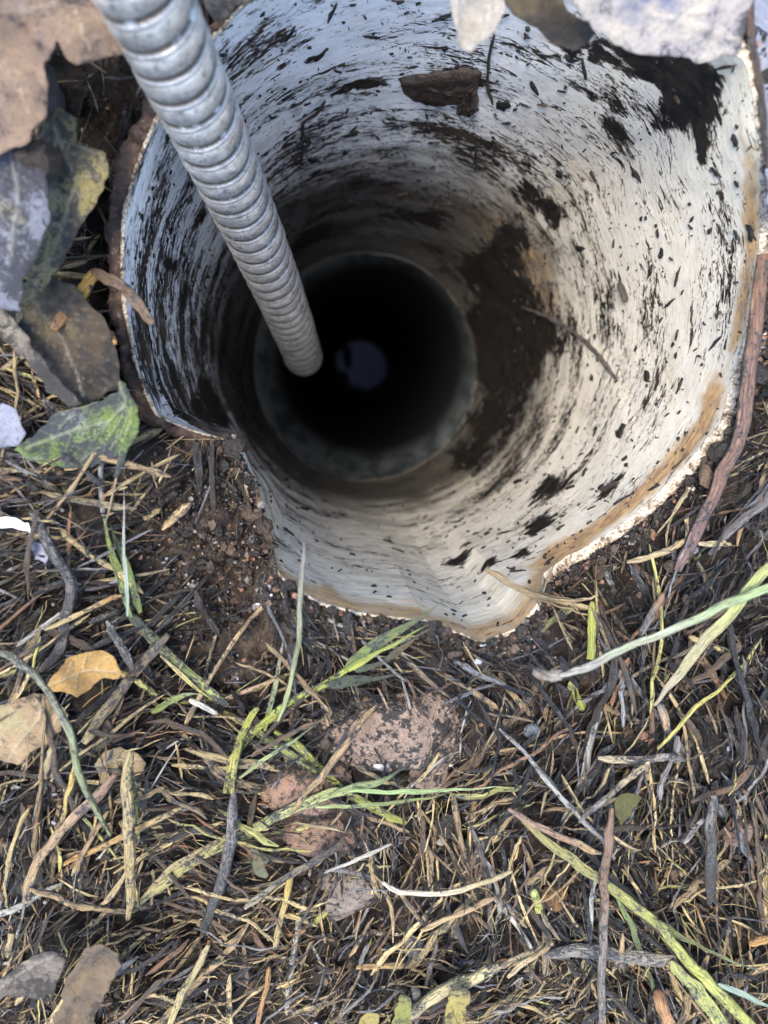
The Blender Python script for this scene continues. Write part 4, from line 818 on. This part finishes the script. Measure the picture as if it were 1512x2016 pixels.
        for f_, o_ in ((1, -.0006), (1, .0007), (.93, .0014), (.7, .0019), (.45, .0017), (.2, .0021)):
            rings.append([pt(*(cq + (p - cq) * f_), o_ + .0012 * (vn(p[0] * .08 * f_, p[1] * .08, 3) - .5) * (f_ < 1)) for p in q])
        V = np.concatenate([np.array(r) for r in rings] + [np.array([pt(*cq, .002)])]) - c; T = []
        for a_ in range(len(rings) - 1):
            for b_ in range(m): b2 = (b_ + 1) % m; T += [(a_ * m + b_, a_ * m + b2, (a_ + 1) * m + b2), (a_ * m + b_, (a_ + 1) * m + b2, (a_ + 1) * m + b_)]
        T += [((len(rings) - 1) * m + b_, (len(rings) - 1) * m + (b_ + 1) % m, len(rings) * m) for b_ in range(m)]
        tag(obj('bark_flake', mesh_np('bark_flake', V, T), bk, None, c.tolist()), lab, 'bark flake')
stones()

# ------------------------------------------------------------------ litter
def sample(n, r_, spread=.30):
    """points on the ground round the pipe, thinner on the bare clay and far away"""
    out = []; tot = 0
    while tot < n:
        x = r_.uniform(-.24, .26, 4000); y = r_.uniform(-.30, .20, 4000)
        r = np.hypot(x - CM[0], y - CM[1]); t_ = np.arctan2(y - CM[1], x - CM[0]); ok = (r > RM + bulge(t_) + thk(t_) + .0002) & (r < .34)
        dens = 1 - .93 * np.clip(1.3 * blob(x, y, 410, 1080, 125) + blob(x, y, 500, 1250, 75), 0, 1) - .78 * np.clip(blob(x, y, 775, 1440, 130) + blob(x, y, 615, 1590, 100) + .8 * blob(x, y, 695, 1740, 70), 0, 1)
        dens = dens * (1 - .75 * np.clip(blob(x, y, 170, 200, 110) + blob(x, y, 215, 430, 85) + blob(x, y, 230, 640, 80), 0, 1))
        dens = dens * np.where((np.abs(x) < .17) & (y > -.24) & (y < .12), 1, .35)
        ok &= r_.random(4000) < dens; out.append(np.c_[x, y][ok]); tot += ok.sum()
    return np.concatenate(out)[:n]
PAL = [((.014, .012, .011), .30), ((.045, .032, .024), .16), ((.13, .085, .05), .12), ((.32, .23, .12), .13), ((.46, .36, .18), .11), ((.20, .19, .19), .11), ((.36, .35, .32), .03), ((.22, .12, .06), .05), ((.40, .38, .12), .02)]
def palette(n, r_, bright=0, pos=None):
    if pos is not None:                      # paler, yellower straw below and to the left; blackened and grey on the right
        wm = np.clip(sstep(-.075, -.15, pos[:, 1]) * .85 + sstep(.03, -.07, pos[:, 0]) * .4 - .5 * blob(pos[:, 0], pos[:, 1], 1250, 1350, 300) + .6 * (fbm(pos[:, 0] * 40, pos[:, 1] * 40, 7, 3) - .5) * 2, 0, 1)
        a_ = palette(n, r_, 0); b_ = palette(n, r_, 1); g_ = np.array([.9, .95, 1.1])
        a_ = a_ * (1 - .35 * (1 - wm[:, None])) * g_; q_ = np.where((r_.random(n) < wm * .8)[:, None], b_, a_)
        return q_ * np.where(r_.random(n) < .32, .18, 1.15)[:, None]
    pr = np.array([p for _, p in PAL]); 
    if bright: pr = pr * np.array([.3, .5, 1, 2.2, 2.6, 1, 1.2, 1.2, 2])
    pr /= pr.sum(); c = np.array([c for c, _ in PAL])[r_.choice(len(PAL), n, p=pr)]
    return c * r_.uniform(.7, 1.3, (n, 1))
def fibres(n, Lr, Wr, seed, lift=(.0, .006), slope=.22, bend=9, K=6, bright=0, flat=.45, rnd=0.0):
    r_ = np.random.default_rng(seed); c = sample(n, r_); phi = r_.uniform(0, math.pi, n)
    # litter lies mostly up-right in the picture, as in the photo
    k = r_.random(n) < .7; f_ = 5.0 * fbm(c[:, 0] * 22 + 50, c[:, 1] * 22 + 50, 4, 2) - 1.6; phi[k] = (f_ + r_.normal(0, .38, n))[k]
    L = np.exp(r_.uniform(math.log(Lr[0]), math.log(Lr[1]), n)); W = np.exp(r_.uniform(math.log(Wr[0]), math.log(Wr[1]), n))
    s = np.linspace(-.5, .5, K)[None] * L[:, None]; kap = r_.normal(0, bend, n)[:, None]
    lat = kap * s ** 2
    if rnd: lat = lat + np.cumsum(r_.normal(0, rnd, (n, K)), 1) * L[:, None]
    X = c[:, :1] + s * np.cos(phi)[:, None] - lat * np.sin(phi)[:, None]; Y = c[:, 1:] + s * np.sin(phi)[:, None] + lat * np.cos(phi)[:, None]
    t_ = np.arctan2(Y - CM[1], X - CM[0]); keep = (np.hypot(X - CM[0], Y - CM[1]) > RM + bulge(t_) + thk(t_) - np.where((t_ < -.6) & (t_ > -2.3), .003, .001)).all(1)
    g0 = gh(c[:, 0], c[:, 1])[:, None]; gg = gh(X, Y)
    Z = .5 * g0 + .5 * gg + r_.uniform(lift[0], lift[1], n)[:, None] + s * r_.normal(0, slope, n)[:, None]
    Z = np.maximum(Z, gg + W[:, None] * .1)
    C = np.stack([X, Y, Z], -1)[keep]; L, W = L[keep], W[keep]; n = len(C)
    T = np.gradient(C, axis=1); T /= np.linalg.norm(T, axis=2)[..., None]
    S = np.cross(T, [0, 0, 1.0]); S /= np.linalg.norm(S, axis=2)[..., None] + 1e-9; N = np.cross(S, T)
    ro = r_.uniform(-.7, .7, n)[:, None, None]; S2 = S * np.cos(ro) + N * np.sin(ro); N2 = -S * np.sin(ro) + N * np.cos(ro)
    M = 5; th = np.linspace(0, 2 * math.pi, M, endpoint=False)
    wp = (W[:, None] / 2 * (np.array([.35] + [1] * (K - 2) + [.3])[None]) * r_.uniform(.7, 1.2, (n, K)))[..., None, None]
    V = C[:, :, None] + wp * (np.cos(th)[:, None] * S2[:, :, None] + flat * np.sin(th)[:, None] * N2[:, :, None])
    V = V.reshape(n, K * M, 3)
    i, j = np.meshgrid(np.arange(K - 1), np.arange(M), indexing='ij'); j2 = (j + 1) % M
    q = np.stack([i * M + j, i * M + j2, (i + 1) * M + j2, (i + 1) * M + j], -1).reshape(-1, 4)
    col = palette(n, r_, bright, None if bright else C.mean(1)[:, :2]); uv = np.stack([np.broadcast_to((np.cos(th)[None, None] * W[:, None, None] / 2), (n, K, M)), np.broadcast_to((s[0] / max(1e-9, L[0]))[None, :, None] * L[:, None, None] + np.arange(n)[:, None, None] * .013, (n, K, M))], -1)
    return V, q, col, uv, C
def stuff(name, label, cat, *a_, mat=None, **k):
    V, q, col, uv, C = fibres(*a_, **k); n, m = V.shape[:2]
    Q = (q[None] + (np.arange(n) * m)[:, None, None]).reshape(-1, 4)
    tag(obj(name, mesh_np(name, V.reshape(-1, 3), Q, np.repeat(col, m, 0), uv.reshape(-1, 2)), mat or M_F), label, cat, kind='stuff')
stuff('straw_litter', 'dense dark mulch of broken straw and grass covering the soil', 'straw litter', 24000, (.003, .019), (.0002, .0010), 11, mat=mat_fibre('litter_fibre', .30, .38))
stuff('root_fibres', 'fine tangled root hairs spread over the mulch', 'root fibres', 8000, (.004, .018), (.00006, .00018), 12, lift=(.002, .009), bend=30, K=9, rnd=.04, flat=1.0, mat=M_FC)
stuff('bark_litter', 'broad dark rotted chips mixed into the mulch', 'bark litter', 2600, (.003, .010), (.0010, .0026), 13, lift=(-.001, .003), flat=.3, mat=M_FM)

def straws():
    V, q, col, uv, C = fibres(1150, (.012, .042), (.0007, .0021), 21, (.002, .009), .10, 5, 12, 1, .55)
    n = len(V); names = {}
    kinds = [((.03, .05), 'dark brown')]
    def shade(c):
        l = c.mean()
        if l < .06: return 'blackened'
        if c[1] > c[0] * .9 and c[2] < c[0] * .5: return 'yellow green'
        if l < .13: return 'brown'
        if abs(c[0] - c[2]) < .06: return 'grey'
        return 'tan' if l < .24 else 'pale yellow'
    made = 0
    for i in range(n):
        if made >= 250: break
        c = C[i].mean(0); base = C[i][0]; v_ = ROT.T @ (c - np.array([0, 0, H]))
        if abs(v_[0] / v_[2] * F) > 770 or abs(v_[1] / v_[2] * F) > 1020: continue      # nothing of it in the photo
        reg = 'left of the pipe' if (c[0] < -.055 and c[1] > -.05) else 'right of the pipe' if (c[0] > .075 and c[1] > -.06) else 'above the pipe' if c[1] > .07 else \
              'in the strip just under the pipe' if c[1] > -.095 else 'in the lower left litter' if c[0] < -.02 else 'in the lower right litter' if c[0] > .05 else 'in the lower middle litter'
        L = np.linalg.norm(C[i][0] - C[i][-1]); sz = 'long' if L > .022 else 'short' if L < .014 else 'medium'
        lab = f"{sz} {shade(col[i])} straw piece lying {reg}"
        T3 = q
        o = obj('straw', mesh_np('straw', V[i] - base, T3, np.repeat(col[i][None], V.shape[1], 0), uv[i].reshape(-1, 2)), M_F, None, base.tolist())
        made += 1; tag(o, lab, 'straw', f"{sz} {shade(col[i])} straw {reg}")
stuff('straw_litter', 'loose bigger bits of tan, grey and blackened straw on top of the mulch', 'straw litter', 2500, (.006, .028), (.0005, .0023), 31, lift=(.001, .008), slope=.2, bend=9, bright=0, flat=.4)
straws()

def crumbs():
    r_ = np.random.default_rng(5); Vi, Ti = ico(1); n = 16000; c = sample(n, r_)
    # crumbs also gather on the bare clay
    c2 = np.array([un(*p)[:2] for p in zip(r_.normal(430, 80, 2500), r_.normal(1100, 120, 2500))]); t_ = np.arctan2(c2[:, 1] - CM[1], c2[:, 0] - CM[0]); c2 = c2[np.hypot(c2[:, 0] - CM[0], c2[:, 1] - CM[1]) > RM + bulge(t_) + thk(t_) + .0004]
    c = np.r_[c, c2]; n = len(c)
    m_ = 3600; t_ = r_.uniform(-2.6, 1.2, m_); rr_ = RM + bulge(t_) + thk(t_) + r_.exponential(.0018, m_) - .0004 - .0014 * (t_ < -1.2) * r_.random(m_)
    c = np.r_[np.c_[CM[0] + rr_ * np.cos(t_), CM[1] + rr_ * np.sin(t_)], c]; n = len(c)
    s = np.exp(r_.normal(math.log(.00042), .55, n)); big_ = r_.random(n) < .10; s = np.where(big_, np.minimum(s * 2.6, .0028), np.minimum(s, .0012))
    sh = r_.uniform(.5, 1.3, (n, 1, 3)); jit = r_.uniform(.55, 1.3, (n, len(Vi), 1))
    s[len(s) - len(c2):] *= .7; V = Vi[None] * jit * sh * s[:, None, None]; V[..., 2] *= .7
    z = gh(c[:, 0], c[:, 1]) + s * .3 + r_.uniform(0, 1, n) ** 3 * .005
    V = V + np.c_[c, z][:, None]
    pal = np.array([(.02, .016, .014), (.05, .035, .026), (.11, .075, .05), (.22, .2, .19), (.6, .57, .52), (.26, .14, .09), (.3, .32, .37)])
    col = pal[r_.choice(7, n, p=[.38, .30, .17, .06, .012, .063, .015])]; col[big_] = pal[r_.choice(3, int(big_.sum()), p=[.6, .3, .1])]
    T = (Ti[None] + (np.arange(n) * len(Vi))[:, None, None]).reshape(-1, 3)
    tag(obj('soil_crumbs', mesh_np('soil_crumbs', V.reshape(-1, 3), T, np.repeat(col, len(Vi), 0), smooth=False), M_C), 'small wet soil crumbs and grit scattered through the mulch', 'soil crumbs', kind='stuff')
crumbs()

def wall_flecks():
    r_ = np.random.default_rng(9); n = 1700
    th = r_.uniform(0, 2 * math.pi, n); dep = r_.uniform(0, 1, n) ** 1.2 * .15 + .0015
    left = np.exp(-(((np.degrees(th) - 195 + 180) % 360 - 180) / 60) ** 2)
    k = r_.random(n) < .85 - .55 * left - .5 * np.exp(-(((np.degrees(th) - 262 + 180) % 360 - 180) / 25) ** 2); th, dep = th[k], dep[k]; n = len(th)
    z0 = rimz(th, False) - dep
    L = np.exp(r_.normal(math.log(.00125), .75, n)); L = np.minimum(L, .0055); W = L * r_.uniform(.10, .38, n) * (1 + .9 * (r_.random(n) < .2)); ang = r_.normal(0, .55, n)
    m = 9; t = np.linspace(0, 2 * math.pi, m, endpoint=False); rad = r_.uniform(.45, 1.25, (n, m))
    u = L[:, None] / 2 * rad * np.cos(t); v = W[:, None] / 2 * rad * np.sin(t)
    U = u * np.cos(ang)[:, None] - v * np.sin(ang)[:, None]; Z = u * np.sin(ang)[:, None] + v * np.cos(ang)[:, None]
    Z = z0[:, None] + Z * 1.6; TH = th[:, None] + U / RM
    rows = []
    for off, f in ((-.0002, 1), (.00025, .92), (.0004, .5)):
        Zf = z0[:, None] + (Z - z0[:, None]) * f; Tf = th[:, None] + (TH - th[:, None]) * f; cx, cy, R_ = pc(Zf)
        R_ = R_ + bulge(Tf, Zf) - off - .0002 * r_.random((n, m)) * (off > 0) + ((fbm(np.cos(Tf) * 4 + 9, np.sin(Tf) * 4 + Zf * 40 + 9, 2, 3) - .5) * .0016) * np.clip(dep[:, None] / .004, 0, 1)
        rows.append(np.stack([cx + R_ * np.cos(Tf), cy + R_ * np.sin(Tf), Zf], -1))
    V = np.concatenate(rows + [rows[2].mean(1, keepdims=True)], 1)
    T = []
    for a_ in range(2):
        for b_ in range(m): b2 = (b_ + 1) % m; T += [(a_ * m + b_, (a_ + 1) * m + b2, a_ * m + b2), (a_ * m + b_, (a_ + 1) * m + b_, (a_ + 1) * m + b2)]
    T += [(2 * m + b_, 3 * m, 2 * m + (b_ + 1) % m) for b_ in range(m)]
    F_ = (np.array(T)[None] + (np.arange(n) * V.shape[1])[:, None, None]).reshape(-1, 3)
    pal = np.array([(.012, .011, .011), (.03, .022, .016), (.09, .06, .04)]); col = pal[r_.choice(3, n, p=[.6, .28, .12])]
    tag(obj('dirt_flecks', mesh_np('dirt_flecks', V.reshape(-1, 3), F_, np.repeat(col, V.shape[1], 0)), M_C), 'small black dirt flecks stuck all over the inner pipe wall', 'dirt flecks', kind='stuff')
wall_flecks()
